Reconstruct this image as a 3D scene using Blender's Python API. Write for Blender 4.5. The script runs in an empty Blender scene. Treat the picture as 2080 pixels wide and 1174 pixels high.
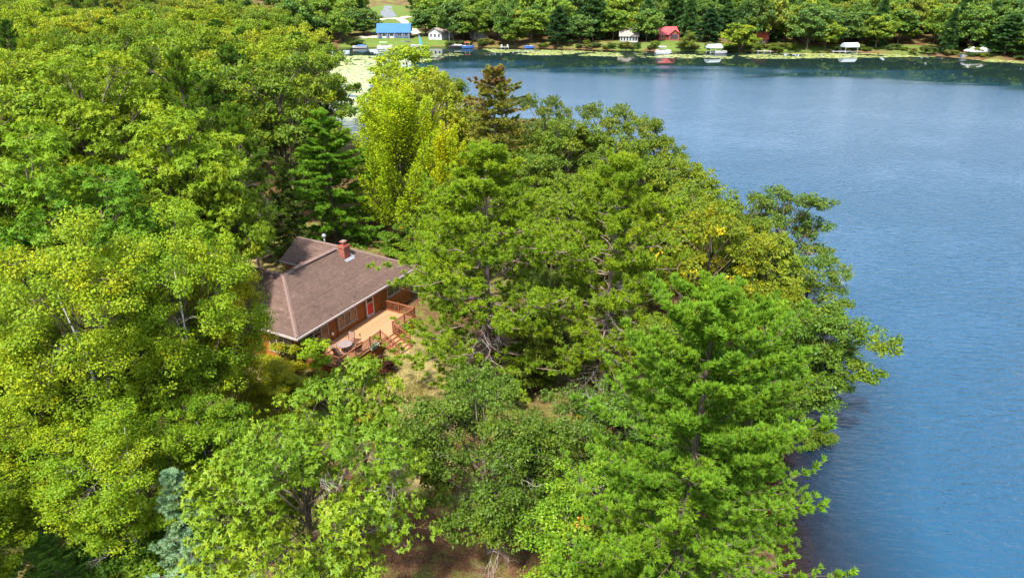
import bpy, math, random
import numpy as np
from mathutils import Vector, Matrix

# ------------------------------------------------------------------ camera, sky, sun, exposure
scene = bpy.context.scene
COL = scene.collection
CAM_H, PITCH, FPX = 30.0, math.radians(25.0), 1387.0      # drone height over the lake, tilt, focal length in photo pixels
cam_data = bpy.data.cameras.new('camera')
cam_data.sensor_width = 36.0
cam_data.lens = 36.0 * FPX / 2080.0
cam_data.clip_start, cam_data.clip_end = 0.5, 5000.0
cam = bpy.data.objects.new('camera', cam_data)
cam.location = (0, 0, CAM_H)
cam.rotation_euler = (math.pi / 2 - PITCH, 0, 0)
COL.objects.link(cam)
scene.camera = cam

SUN_EL, SUN_AZ = math.radians(54), math.radians(202)      # azimuth from +Y clockwise: behind the camera, to its left
world = bpy.data.worlds.new('World')
scene.world = world
world.use_nodes = True
wn = world.node_tree
wn.nodes.clear()
sky = wn.nodes.new('ShaderNodeTexSky')
sky.sky_type = 'NISHITA'
sky.sun_disc = False
sky.sun_elevation = SUN_EL
sky.sun_rotation = SUN_AZ
sky.air_density, sky.dust_density, sky.ozone_density = 1.0, 0.9, 2.0
bg = wn.nodes.new('ShaderNodeBackground')
bg.inputs['Strength'].default_value = 0.14
wo = wn.nodes.new('ShaderNodeOutputWorld')
# broken fair-weather cloud all over the sky: noise on a flat layer overhead
geo_w = wn.nodes.new('ShaderNodeTexCoord')
sep = wn.nodes.new('ShaderNodeSeparateXYZ')
wn.links.new(geo_w.outputs['Generated'], sep.inputs[0])


def wmath(op, a, b=0.0, clamp=False):
    n_ = wn.nodes.new('ShaderNodeMath')
    n_.operation = op
    n_.use_clamp = clamp
    for s_, v_ in ((n_.inputs[0], a), (n_.inputs[1], b)):
        if isinstance(v_, bpy.types.NodeSocket):
            wn.links.new(v_, s_)
        else:
            s_.default_value = v_
    return n_.outputs[0]


zc_ = wmath('ADD', wmath('MAXIMUM', sep.outputs[2], 0.0), 0.12)
comb = wn.nodes.new('ShaderNodeCombineXYZ')
wn.links.new(wmath('DIVIDE', sep.outputs[0], zc_), comb.inputs[0])
wn.links.new(wmath('DIVIDE', sep.outputs[1], zc_), comb.inputs[1])
cn_ = wn.nodes.new('ShaderNodeTexNoise')
cn_.inputs['Scale'].default_value = 0.9
cn_.inputs['Detail'].default_value = 6
cn_.inputs['Roughness'].default_value = 0.55
wn.links.new(comb.outputs[0], cn_.inputs['Vector'])
cl = wn.nodes.new('ShaderNodeValToRGB')
cl.color_ramp.elements[0].position = 0.36
cl.color_ramp.elements[0].color = (0.06, 0.06, 0.06, 1)
cl.color_ramp.elements[1].position = 0.72
cl.color_ramp.elements[1].color = (0.9, 0.9, 0.9, 1)
wn.links.new(cn_.outputs[0], cl.inputs[0])
cmix = wn.nodes.new('ShaderNodeMix')
cmix.data_type = 'RGBA'
wn.links.new(wmath('ADD', cl.outputs[0], wmath('MULTIPLY', wmath('POWER', wmath('SUBTRACT', 1.0, wmath('MAXIMUM', sep.outputs[2], 0.0)), 3.0), 0.6), True), cmix.inputs[0])
wn.links.new(sky.outputs[0], cmix.inputs[6])
cmix.inputs[7].default_value = (5.4, 5.9, 6.6, 1)
wn.links.new(cmix.outputs[2], bg.inputs[0])
wn.links.new(bg.outputs[0], wo.inputs[0])

sun_data = bpy.data.lights.new('sun', 'SUN')
sun_data.energy = 4.6
sun_data.angle = math.radians(4)
sun_data.color = (1.0, 0.95, 0.86)
sun = bpy.data.objects.new('sun', sun_data)
sd = Vector((math.sin(SUN_AZ) * math.cos(SUN_EL), math.cos(SUN_AZ) * math.cos(SUN_EL), math.sin(SUN_EL)))
sun.rotation_euler = sd.to_track_quat('Z', 'Y').to_euler()
sun.location = (0, 0, 60)
COL.objects.link(sun)

vs = scene.view_settings
vs.view_transform = 'Standard'
vs.look = 'None'
vs.exposure = 1.58
vs.gamma = 1.0
vs.use_curve_mapping = False
scene.cycles.max_bounces = 6
scene.cycles.diffuse_bounces = 3
scene.cycles.glossy_bounces = 3
scene.cycles.transmission_bounces = 4
scene.cycles.transparent_max_bounces = 6
scene.cycles.caustics_reflective = False
scene.cycles.caustics_refractive = False
scene.render.use_persistent_data = False

rng = np.random.default_rng(11)
random.seed(5)
R = math.radians
PI = math.pi


# ------------------------------------------------------------------ photo geometry helpers (for laying out the site plan)
def ray(px, py):
    a = (px - 1040) / FPX
    b = (587 - py) / FPX
    return np.array([a, math.cos(PITCH) + b * math.sin(PITCH), -math.sin(PITCH) + b * math.cos(PITCH)])


def at(px, py, z=0.0):
    d = ray(px, py)
    t = (z - CAM_H) / d[2]
    return np.array([0, 0, CAM_H]) + t * d


# ------------------------------------------------------------------ material helpers
def new_mat(name):
    m = bpy.data.materials.new(name)
    m.use_nodes = True
    nt = m.node_tree
    for n in list(nt.nodes):
        nt.nodes.remove(n)
    return m, nt


def N(nt, kind, **kw):
    n = nt.nodes.new(kind)
    for k, v in kw.items():
        if hasattr(n, k):
            setattr(n, k, v)
        else:
            n.inputs[k].default_value = v
    return n


def mix_rgb(nt, fac, a, b, mode='MIX'):
    n = nt.nodes.new('ShaderNodeMix')
    n.data_type = 'RGBA'
    n.blend_type = mode
    for sock, val in ((n.inputs[0], fac), (n.inputs[6], a), (n.inputs[7], b)):
        if isinstance(val, bpy.types.NodeSocket):
            nt.links.new(val, sock)
        elif isinstance(val, (int, float)):
            sock.default_value = val
        else:
            sock.default_value = (*val, 1.0) if len(val) == 3 else val
    return n.outputs[2]


def math_n(nt, op, a, b=0.5, clamp=False):
    n = nt.nodes.new('ShaderNodeMath')
    n.operation = op
    n.use_clamp = clamp
    for sock, val in ((n.inputs[0], a), (n.inputs[1], b)):
        if isinstance(val, bpy.types.NodeSocket):
            nt.links.new(val, sock)
        else:
            sock.default_value = val
    return n.outputs[0]


def ramp(nt, fac, stops):
    n = nt.nodes.new('ShaderNodeValToRGB')
    cr = n.color_ramp
    while len(cr.elements) < len(stops):
        cr.elements.new(0.5)
    for e, (p, c) in zip(cr.elements, stops):
        e.position = p
        e.color = (*c, 1.0) if len(c) == 3 else c
    nt.links.new(fac, n.inputs[0])
    return n.outputs[0]


def noise(nt, scale, detail=4.0, rough=0.6, coord='Object', dist=0.0):
    tc = nt.nodes.new('ShaderNodeTexCoord') if coord != 'World' else nt.nodes.new('ShaderNodeNewGeometry')
    n = nt.nodes.new('ShaderNodeTexNoise')
    n.inputs['Scale'].default_value = scale
    n.inputs['Detail'].default_value = detail
    n.inputs['Roughness'].default_value = rough
    n.inputs['Distortion'].default_value = dist
    nt.links.new(tc.outputs['Position' if coord == 'World' else coord], n.inputs['Vector'])
    return n.outputs[0]


def attr(nt, name):
    n = nt.nodes.new('ShaderNodeAttribute')
    n.attribute_name = name
    return n.outputs['Fac']


def finish(nt, col, rough=0.6, spec=0.3, metal=0.0, bump=None, bump_s=0.3, bump_d=0.02, emit=None):
    p = nt.nodes.new('ShaderNodeBsdfPrincipled')
    for key, val in (('Base Color', col), ('Roughness', rough), ('Metallic', metal)):
        if isinstance(val, bpy.types.NodeSocket):
            nt.links.new(val, p.inputs[key])
        elif key == 'Base Color':
            p.inputs[key].default_value = (*val, 1.0)
        else:
            p.inputs[key].default_value = val
    p.inputs['Specular IOR Level'].default_value = spec
    if bump is not None:
        b = nt.nodes.new('ShaderNodeBump')
        b.inputs['Strength'].default_value = bump_s
        b.inputs['Distance'].default_value = bump_d
        nt.links.new(bump, b.inputs['Height'])
        nt.links.new(b.outputs[0], p.inputs['Normal'])
    o = nt.nodes.new('ShaderNodeOutputMaterial')
    nt.links.new(p.outputs[0], o.inputs[0])
    return p


MATS = {}


def plain(name, col, rough=0.6, spec=0.3, var=0.18, scale=3.0, metal=0.0, bump_s=0.15):
    """A painted or raw surface with some wear: two scales of noise in the colour and a faint relief."""
    if name in MATS:
        return MATS[name]
    m, nt = new_mat(name)
    n1 = noise(nt, scale, 5)
    n2 = noise(nt, scale * 9, 3)
    f = math_n(nt, 'ADD', math_n(nt, 'MULTIPLY', n1, 0.6), math_n(nt, 'MULTIPLY', n2, 0.4))
    lo = tuple(c * (1 - var * 1.6) for c in col)
    hi = tuple(min(1, c * (1 + var)) for c in col)
    c = ramp(nt, f, [(0.3, lo), (0.7, hi)])
    finish(nt, c, rough, spec, metal, n2, bump_s, 0.01)
    MATS[name] = m
    return m


def foliage_mat(name, trans=0.35, rough=0.55, autumn=(0.36, 0.17, 0.02), spec=0.12, yellow=(1.55, 1.15, 0.6), dark=(0.62, 0.72, 0.8)):
    """Leaves: the tree's own colour (object colour), varied leaf by leaf with the face attribute t; part of the light goes through."""
    m, nt = new_mat(name)
    oi = nt.nodes.new('ShaderNodeObjectInfo')
    t = attr(nt, 't')
    mul = ramp(nt, t, [(0.0, dark), (0.5, (1, 1, 1)), (1.0, yellow)])
    c = mix_rgb(nt, 1.0, oi.outputs['Color'], mul, 'MULTIPLY')
    isaut = math_n(nt, 'GREATER_THAN', t, 1.5)
    c = mix_rgb(nt, isaut, c, autumn)
    p = nt.nodes.new('ShaderNodeBsdfPrincipled')
    nt.links.new(c, p.inputs['Base Color'])
    p.inputs['Roughness'].default_value = rough
    p.inputs['Specular IOR Level'].default_value = spec
    tr = nt.nodes.new('ShaderNodeBsdfTranslucent')
    nt.links.new(mix_rgb(nt, 1.0, c, (1.35, 1.25, 0.6), 'MULTIPLY'), tr.inputs[0])
    mx = nt.nodes.new('ShaderNodeMixShader')
    mx.inputs[0].default_value = trans
    nt.links.new(p.outputs[0], mx.inputs[1])
    nt.links.new(tr.outputs[0], mx.inputs[2])
    o = nt.nodes.new('ShaderNodeOutputMaterial')
    nt.links.new(mx.outputs[0], o.inputs[0])
    return m


def bark_mat(name, col, dark, scale=4.0, bands=None):
    m, nt = new_mat(name)
    tc = nt.nodes.new('ShaderNodeTexCoord')
    mp = nt.nodes.new('ShaderNodeMapping')
    mp.inputs['Scale'].default_value = (1, 1, 0.25) if bands is None else (0.6, 0.6, 2.2)
    nt.links.new(tc.outputs['Object'], mp.inputs[0])
    n = nt.nodes.new('ShaderNodeTexNoise')
    n.inputs['Scale'].default_value = scale
    n.inputs['Detail'].default_value = 5
    nt.links.new(mp.outputs[0], n.inputs['Vector'])
    st = [(0.35, dark), (0.62, col)] if bands is None else [(0.36, dark), (0.44, col), (0.7, col)]
    c = ramp(nt, n.outputs[0], st)
    finish(nt, c, 0.85, 0.15, 0, n.outputs[0], 0.5, 0.03)
    return m


M_LEAF = foliage_mat('leaf_broad')
M_LEAFD = foliage_mat('leaf_glossy', trans=0.32, rough=0.5, spec=0.2)
M_NEEDLE = foliage_mat('needle', trans=0.32, rough=0.6, spec=0.1, yellow=(1.35, 1.12, 0.7))
M_SPRUCE = foliage_mat('needle_browning', trans=0.15, rough=0.65, spec=0.15, autumn=(0.13, 0.078, 0.025))
M_YEL = foliage_mat('leaf_turning', trans=0.4, rough=0.5, autumn=(0.46, 0.38, 0.016))
M_BARK = bark_mat('bark_oak', (0.125, 0.098, 0.07), (0.035, 0.027, 0.02))
M_BARKP = bark_mat('bark_pine', (0.22, 0.155, 0.135), (0.10, 0.065, 0.055))
M_BIRCH = bark_mat('bark_birch', (0.62, 0.58, 0.52), (0.06, 0.05, 0.045), 3.0, bands=1)
M_DEAD = bark_mat('dead_wood', (0.36, 0.32, 0.29), (0.17, 0.145, 0.125), 6.0)


# ------------------------------------------------------------------ mesh helpers
def mesh_from(name, verts, faces, mat=None, t=None, smooth=False):
    """faces: list of (F, n) integer arrays."""
    me = bpy.data.meshes.new(name)
    verts = np.asarray(verts, np.float32)
    faces = [np.asarray(f, np.int32) for f in faces if len(f)]
    me.vertices.add(len(verts))
    me.vertices.foreach_set('co', verts.ravel())
    loops = np.concatenate([f.ravel() for f in faces])
    sizes = np.concatenate([np.full(len(f), f.shape[1], np.int32) for f in faces])
    starts = np.concatenate([[0], np.cumsum(sizes)[:-1]]).astype(np.int32)
    me.loops.add(len(loops))
    me.loops.foreach_set('vertex_index', loops)
    me.polygons.add(len(sizes))
    me.polygons.foreach_set('loop_start', starts)
    me.polygons.foreach_set('loop_total', sizes)
    if smooth:
        me.polygons.foreach_set('use_smooth', np.ones(len(sizes), bool))
    me.update(calc_edges=True)
    if t is not None:
        a = me.attributes.new('t', 'FLOAT', 'FACE')
        a.data.foreach_set('value', np.asarray(t, np.float32))
    if mat is not None:
        me.materials.append(mat)
    return me


class MB:
    """Collects boxes, prisms and tubes into one mesh."""

    def __init__(self):
        self.v, self.f3, self.f4, self.fn = [], [], [], []
        self.n = 0

    def add(self, verts, faces):
        verts = np.asarray(verts, float)
        for f in faces:
            f = [i + self.n for i in f]
            (self.f4 if len(f) == 4 else self.f3 if len(f) == 3 else self.fn).append(f)
        self.v.append(verts)
        self.n += len(verts)
        return self

    def box(self, x0, x1, y0, y1, z0, z1, b=0.0):
        V = [(x0, y0, z0), (x1, y0, z0), (x1, y1, z0), (x0, y1, z0), (x0 + b, y0 + b, z1), (x1 - b, y0 + b, z1), (x1 - b, y1 - b, z1), (x0 + b, y1 - b, z1)]
        return self.add(V, [(0, 3, 2, 1), (4, 5, 6, 7), (0, 1, 5, 4), (1, 2, 6, 5), (2, 3, 7, 6), (3, 0, 4, 7)])

    def bar(self, p, q, w, h=None, up=(0, 0, 1)):
        h = h or w
        p, q = Vector(p), Vector(q)
        d = (q - p).normalized()
        upv = Vector(up)
        if abs(d.dot(upv)) > 0.98:
            upv = Vector((1, 0, 0))
        s = d.cross(upv).normalized() * (w / 2)
        n = s.normalized().cross(d).normalized() * (h / 2)
        V = [p - s - n, p + s - n, p + s + n, p - s + n, q - s - n, q + s - n, q + s + n, q - s + n]
        return self.add([tuple(v) for v in V], [(0, 1, 2, 3), (7, 6, 5, 4), (0, 4, 5, 1), (1, 5, 6, 2), (2, 6, 7, 3), (3, 7, 4, 0)])

    def tube(self, pts, rad, sides=8, cap=True):
        pts = [Vector(p) for p in pts]
        rad = [rad] * len(pts) if isinstance(rad, (int, float)) else rad
        base = []
        for i, p in enumerate(pts):
            d = (pts[min(i + 1, len(pts) - 1)] - pts[max(i - 1, 0)]).normalized()
            a = Vector((0, 0, 1)) if abs(d.z) < 0.9 else Vector((1, 0, 0))
            s = d.cross(a).normalized()
            n = s.cross(d)
            for k in range(sides):
                an = 2 * PI * k / sides
                base.append(tuple(p + (s * math.cos(an) + n * math.sin(an)) * rad[i]))
        F = []
        for i in range(len(pts) - 1):
            for k in range(sides):
                k2 = (k + 1) % sides
                F.append((i * sides + k, i * sides + k2, (i + 1) * sides + k2, (i + 1) * sides + k))
        if cap:
            F.append(tuple(range(sides))[::-1])
            F.append(tuple((len(pts) - 1) * sides + k for k in range(sides)))
        return self.add(base, F)

    def prism(self, poly, z0, z1):
        n = len(poly)
        V = [(x, y, z0) for x, y in poly] + [(x, y, z1) for x, y in poly]
        F = [tuple(range(n))[::-1], tuple(range(n, 2 * n))]
        F += [(i, (i + 1) % n, n + (i + 1) % n, n + i) for i in range(n)]
        return self.add(V, F)

    def slab(self, poly3, th):
        """A planar 3-D polygon given a thickness downwards."""
        n = len(poly3)
        V = list(poly3) + [(x, y, z - th) for x, y, z in poly3]
        F = [tuple(range(n)), tuple(range(n, 2 * n))[::-1]]
        F += [(i, n + i, n + (i + 1) % n, (i + 1) % n) for i in range(n)]
        return self.add(V, F)

    def mesh(self, name, mat, smooth=False):
        me = bpy.data.meshes.new(name)
        me.from_pydata([tuple(v) for a in self.v for v in a], [], self.f3 + self.f4 + self.fn)
        if smooth:
            for p in me.polygons:
                p.use_smooth = True
        me.update()
        if mat:
            me.materials.append(mat)
        return me

    def build(self, name, mat, parent=None, loc=(0, 0, 0), smooth=False):
        return obj(name, self.mesh(name, mat, smooth), parent, loc)


def obj(name, me, parent=None, loc=(0, 0, 0), rot=(0, 0, 0), scale=(1, 1, 1)):
    o = bpy.data.objects.new(name, me)
    o.location, o.rotation_euler, o.scale = loc, rot, scale
    COL.objects.link(o)
    if parent is not None:
        o.parent = parent
    return o


def tag(o, label=None, cat=None, group=None, kind=None):
    for k, v in (('label', label), ('category', cat), ('group', group), ('kind', kind)):
        if v:
            o[k] = v
    return o


def thing(name, label, cat, loc=(0, 0, 0), rz=0.0, group=None, scale=(1, 1, 1)):
    return tag(obj(name, None, None, loc, (0, 0, rz), scale), label, cat, group)


# ------------------------------------------------------------------ site plan: the lake's outline
NEAR = [(14, -60), (13.6, 10), (14.6, 27), (16.2, 36), (19.6, 42), (23.0, 49), (23.5, 56), (21, 65), (19, 76), (13, 87), (4, 97), (-7, 111), (-18, 122),
        (-27, 126), (-33, 138), (-38, 152), (-50, 170), (-62, 195), (-74, 225), (-82, 255), (-86, 285)]
FARPX = [(610, 101), (650, 99), (700, 97), (760, 96), (830, 95), (900, 95), (960, 96), (1040, 97), (1120, 98.5), (1230, 102), (1330, 104), (1450, 104), (1550, 105),
         (1640, 106), (1720, 106), (1820, 109), (1900, 114), (1960, 118), (2080, 125), (2250, 138), (2500, 165)]
FAR = [tuple(at(x, y, 0)[:2]) for x, y in FARPX]
LAKE = np.array(NEAR + FAR + [(420, 120), (460, -60)])


def sdf(P):
    """Signed distance to the lake's outline, positive on land. P (n,2)."""
    a = LAKE
    b = np.roll(LAKE, -1, 0)
    d2 = np.full(len(P), 1e18)
    inside = np.zeros(len(P), bool)
    for p0, p1 in zip(a, b):
        e = p1 - p0
        w = P - p0
        h = np.clip((w @ e) / (e @ e), 0, 1)
        q = w - h[:, None] * e
        d2 = np.minimum(d2, (q ** 2).sum(1))
        c = ((p0[1] <= P[:, 1]) != (p1[1] <= P[:, 1]))
        with np.errstate(divide='ignore', invalid='ignore'):
            xs = p0[0] + (P[:, 1] - p0[1]) / (p1[1] - p0[1]) * e[0]
        inside ^= c & (P[:, 0] < xs)
    d = np.sqrt(d2)
    return np.where(inside, -d, d)


def sstep(a, b, x):
    t = np.clip((x - a) / (b - a), 0, 1)
    return t * t * (3 - 2 * t)


def bumps(x, y):
    return 0.16 * np.sin(x * 0.31 + 1.3 * np.sin(y * 0.17)) + 0.14 * np.sin(y * 0.27 + 0.9 * np.sin(x * 0.23 + 2)) + 0.07 * np.sin(x * 0.9 + y * 0.7)


def ground_z(x, y):
    x = np.atleast_1d(np.asarray(x, float))
    y = np.atleast_1d(np.asarray(y, float))
    d = sdf(np.stack([x, y], 1))
    far = sstep(215, 300, y + 0.25 * x * (x > 0))
    near_h = 2.25 * sstep(0, 8, d) + 0.012 * np.maximum(d - 30, 0)
    far_h = 1.3 * sstep(0, 5, d) + 0.045 * np.clip(d, 0, 30) + 0.098 * np.maximum(d - 30, 0)
    z = np.where(d > 0, near_h * (1 - far) + far_h * far, np.maximum(d * 0.13, -4))
    amp = np.clip(d / 6, 0, 1)
    return z + bumps(x, y) * amp * np.where((np.hypot(x + 13, y - 51) < 14), 0.3, 1.0)


def gz(x, y):
    return float(ground_z(x, y)[0])


def ground_at(px, py):
    z = 2.0
    for _ in range(12):
        p = at(px, py, z)
        z = 0.5 * z + 0.5 * gz(p[0], p[1])
    return p[0], p[1], gz(p[0], p[1])


# ---- ground: one sheet, fine near the camera and coarse far away
def axis(parts):
    out = []
    for a, b, s in parts:
        out += list(np.arange(a, b, s))
    return np.array(out)


gx = axis([(-700, -160, 30), (-160, -40, 5), (-40, 30, 0.9), (30, 110, 5), (110, 700, 24), (700, 701, 1)])
gy = axis([(-70, 10, 8), (10, 75, 0.9), (75, 135, 2.5), (135, 255, 8), (255, 350, 2.5), (350, 460, 6), (460, 1200, 50), (1200, 1201, 1)])
XX, YY = np.meshgrid(gx, gy)
ZZ = ground_z(XX.ravel(), YY.ravel())
idx = np.arange(XX.size).reshape(XX.shape)
quads = np.stack([idx[:-1, :-1], idx[:-1, 1:], idx[1:, 1:], idx[1:, :-1]], -1).reshape(-1, 4)

m, nt = new_mat('ground_litter_grass')
geo = nt.nodes.new('ShaderNodeNewGeometry')
n_big = noise(nt, 0.16, 4, 0.6, 'World')
n_mid = noise(nt, 1.1, 6, 0.65, 'World', 0.4)
n_fine = noise(nt, 9.0, 5, 0.7, 'World')
litter = ramp(nt, n_fine, [(0.3, (0.035, 0.017, 0.010)), (0.5, (0.085, 0.042, 0.022)), (0.68, (0.16, 0.09, 0.05))])
grass = ramp(nt, n_fine, [(0.3, (0.05, 0.07, 0.015)), (0.55, (0.13, 0.16, 0.03)), (0.75, (0.22, 0.2, 0.07))])
dry = ramp(nt, n_mid, [(0.32, (0.12, 0.10, 0.03)), (0.55, (0.21, 0.165, 0.065)), (0.75, (0.28, 0.215, 0.10))])
moss = ramp(nt, math_n(nt, 'ADD', math_n(nt, 'MULTIPLY', n_big, 0.6), math_n(nt, 'MULTIPLY', n_mid, 0.4)), [(0.47, (0, 0, 0)), (0.6, (1, 1, 1))])
c = mix_rgb(nt, moss, litter, grass)
lawn_f = attr(nt, 'lawn')
lw = ramp(nt, math_n(nt, 'ADD', lawn_f, math_n(nt, 'MULTIPLY', math_n(nt, 'SUBTRACT', n_mid, 0.5), 0.9)), [(0.42, (0, 0, 0)), (0.6, (1, 1, 1))])
c = mix_rgb(nt, lw, c, dry)
far_f = attr(nt, 'farlawn')
flawn = ramp(nt, n_mid, [(0.3, (0.05, 0.085, 0.016)), (0.6, (0.095, 0.13, 0.024)), (0.8, (0.15, 0.14, 0.045))])
c = mix_rgb(nt, ramp(nt, math_n(nt, 'ADD', far_f, math_n(nt, 'MULTIPLY', math_n(nt, 'SUBTRACT', n_mid, 0.5), 0.6)), [(0.45, (0, 0, 0)), (0.6, (1, 1, 1))]), c, flawn)
bed_f = attr(nt, 'bed')
sand = ramp(nt, n_mid, [(0.3, (0.07, 0.04, 0.022)), (0.7, (0.16, 0.095, 0.05))])
c = mix_rgb(nt, bed_f, c, sand)
finish(nt, c, 0.95, 0.1, 0, n_fine, 0.7, 0.08)
M_GROUND = m


def poly_mask(P, poly):
    inside = np.zeros(len(P), bool)
    poly = np.asarray(poly, float)
    for p0, p1 in zip(poly, np.roll(poly, -1, 0)):
        cnd = ((p0[1] <= P[:, 1]) != (p1[1] <= P[:, 1]))
        with np.errstate(divide='ignore', invalid='ignore'):
            xs = p0[0] + (P[:, 1] - p0[1]) / (p1[1] - p0[1]) * (p1[0] - p0[0])
        inside ^= cnd & (P[:, 0] < xs)
    return inside


GP = np.stack([XX.ravel(), YY.ravel()], 1)
gd = sdf(GP)
# lawn round the house and down its lake side
lawn = np.zeros(len(GP))
for cx, cy, r in ((-8, 45, 5.5), (-6.5, 39, 4), (-6.6, 34, 3.2), (-19, 41, 4.5), (-22, 36, 3.5), (-14, 27, 1.6), (-25, 63, 5)):
    lawn = np.maximum(lawn, 1 - sstep(r * 0.6, r * 1.3, np.hypot(GP[:, 0] - cx, GP[:, 1] - cy)))
farl = np.zeros(len(GP))
FAR_CLEAR = [(755, 84, 14), (785, 84, 15), (815, 84, 15), (845, 86, 12), (885, 86, 9), (1275, 92, 8), (1362, 89, 10), (1408, 97, 7), (1470, 99, 7), (1600, 100, 7), (1840, 104, 8), (1549, 95, 5), (795, 52, 16), (790, 35, 18), (788, 15, 12)]
for px, py, r in FAR_CLEAR:
    p = ground_at(px, py)
    farl = np.maximum(farl, 1 - sstep(r * 0.6, r * 1.2, np.hypot((GP[:, 0] - p[0]), (GP[:, 1] - p[1]) * 0.7)))
farl = np.maximum(farl, 0.47 * (GP[:, 1] > 240) * (gd < 9) * (gd > -0.5))
me = mesh_from('ground', np.stack([XX.ravel(), YY.ravel(), ZZ], 1), [quads], M_GROUND, smooth=True)
for nm, arr in (('lawn', lawn), ('farlawn', farl), ('bed', (gd < np.where(GP[:, 1] > 240, -0.6, 0.4)).astype(float))):
    a = me.attributes.new(nm, 'FLOAT', 'POINT')
    a.data.foreach_set('value', arr.astype(np.float32))
tag(obj('ground', me), 'leaf litter and dry grass covered ground around the lake', None, None, 'structure')

# ---- water: mirror of the sky over a blue body; shallow edges let the brown lake bed show; calm belts and rippled belts
wx = axis([(-110, 10, 4), (10, 45, 0.8), (45, 130, 4), (130, 700, 30), (700, 701, 1)])
wy = axis([(-70, 20, 6), (20, 70, 0.8), (70, 330, 3)])
WX, WY = np.meshgrid(wx, wy)
WP = np.stack([WX.ravel(), WY.ravel()], 1)
wd = sdf(WP)
idx = np.arange(WX.size).reshape(WX.shape)
quads = np.stack([idx[:-1, :-1], idx[:-1, 1:], idx[1:, 1:], idx[1:, :-1]], -1).reshape(-1, 4)
keep = (wd[quads] < 4).any(1)
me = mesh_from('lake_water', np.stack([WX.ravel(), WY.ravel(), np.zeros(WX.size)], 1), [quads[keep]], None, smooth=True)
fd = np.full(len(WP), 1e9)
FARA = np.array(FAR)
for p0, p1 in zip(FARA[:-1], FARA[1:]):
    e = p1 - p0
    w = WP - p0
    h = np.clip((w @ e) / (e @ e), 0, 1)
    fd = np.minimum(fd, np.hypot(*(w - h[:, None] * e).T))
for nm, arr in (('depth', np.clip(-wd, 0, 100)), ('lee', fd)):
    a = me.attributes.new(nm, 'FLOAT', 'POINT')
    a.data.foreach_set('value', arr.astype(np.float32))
m, nt = new_mat('lake_water')
depth = attr(nt, 'depth')
lee = attr(nt, 'lee')
tc = nt.nodes.new('ShaderNodeNewGeometry')


def wnoise(scale, stretch, rot, detail=3.0, dist=0.0):
    mp = nt.nodes.new('ShaderNodeMapping')
    mp.inputs['Rotation'].default_value = (0, 0, rot)
    mp.inputs['Scale'].default_value = stretch
    nt.links.new(tc.outputs['Position'], mp.inputs[0])
    n = nt.nodes.new('ShaderNodeTexNoise')
    n.inputs['Scale'].default_value = scale
    n.inputs['Detail'].default_value = detail
    n.inputs['Distortion'].default_value = dist
    nt.links.new(mp.outputs[0], n.inputs['Vector'])
    return n.outputs[0]


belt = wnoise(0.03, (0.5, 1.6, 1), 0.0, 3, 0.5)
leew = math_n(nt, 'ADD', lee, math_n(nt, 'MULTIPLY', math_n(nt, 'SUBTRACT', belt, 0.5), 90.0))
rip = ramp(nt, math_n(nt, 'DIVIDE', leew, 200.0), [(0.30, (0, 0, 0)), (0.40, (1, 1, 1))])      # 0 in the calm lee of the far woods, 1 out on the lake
w1 = wnoise(1.7, (0.42, 1.2, 1), R(-28), 4, 0.6)
w2 = wnoise(3.4, (0.5, 1.1, 1), R(-20), 3, 0.4)
gust = wnoise(0.045, (0.6, 1.3, 1), R(-25), 3, 0.4)
hgt = math_n(nt, 'ADD', w1, math_n(nt, 'MULTIPLY', w2, 0.35))
bmp = nt.nodes.new('ShaderNodeBump')
bmp.inputs['Distance'].default_value = 0.4
nt.links.new(hgt, bmp.inputs['Height'])
sp = nt.nodes.new('ShaderNodeSeparateXYZ')
nt.links.new(tc.outputs['Position'], sp.inputs[0])
lane = ramp(nt, gust, [(0.38, (0.12,) * 3), (0.62, (1, 1, 1))])
shel = ramp(nt, math_n(nt, 'DIVIDE', depth, 14.0), [(0.05, (0.45,) * 3), (0.8, (1, 1, 1))])
nt.links.new(math_n(nt, 'MULTIPLY', math_n(nt, 'MULTIPLY', rip, math_n(nt, 'MULTIPLY', shel, ramp(nt, math_n(nt, 'DIVIDE', sp.outputs[1], 300.0), [(0.16, (1, 1, 1)), (0.5, (0.4,) * 3)]))), math_n(nt, 'ADD', 0.4, math_n(nt, 'MULTIPLY', lane, 0.5))), bmp.inputs['Strength'])
gl = nt.nodes.new('ShaderNodeBsdfGlossy')
nt.links.new(ramp(nt, math_n(nt, 'MULTIPLY', rip, math_n(nt, 'ADD', 0.45, math_n(nt, 'MULTIPLY', lane, 0.55))), [(0, (0.03,) * 3), (1, (0.17,) * 3)]), gl.inputs['Roughness'])
nt.links.new(bmp.outputs[0], gl.inputs['Normal'])
fr = nt.nodes.new('ShaderNodeFresnel')
fr.inputs['IOR'].default_value = 1.34
nt.links.new(bmp.outputs[0], fr.inputs['Normal'])
df = nt.nodes.new('ShaderNodeBsdfDiffuse')
nt.links.new(mix_rgb(nt, ramp(nt, math_n(nt, 'DIVIDE', leew, 200.0), [(0.24, (0, 0, 0)), (0.42, (1, 1, 1))]), (0.010, 0.022, 0.018), (0.011, 0.050, 0.098)), df.inputs[0])      # body colour darkened along the far shore to deepen the woods' reflection, blue beyond
nt.links.new(bmp.outputs[0], df.inputs['Normal'])
tp = nt.nodes.new('ShaderNodeBsdfTransparent')
tp.inputs[0].default_value = (0.36, 0.29, 0.22, 1)
body = nt.nodes.new('ShaderNodeMixShader')
nt.links.new(ramp(nt, math_n(nt, 'DIVIDE', depth, 10.0), [(0.08, (0, 0, 0)), (0.95, (1, 1, 1))]), body.inputs[0])
nt.links.new(tp.outputs[0], body.inputs[1])
nt.links.new(df.outputs[0], body.inputs[2])
top = nt.nodes.new('ShaderNodeMixShader')
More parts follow.
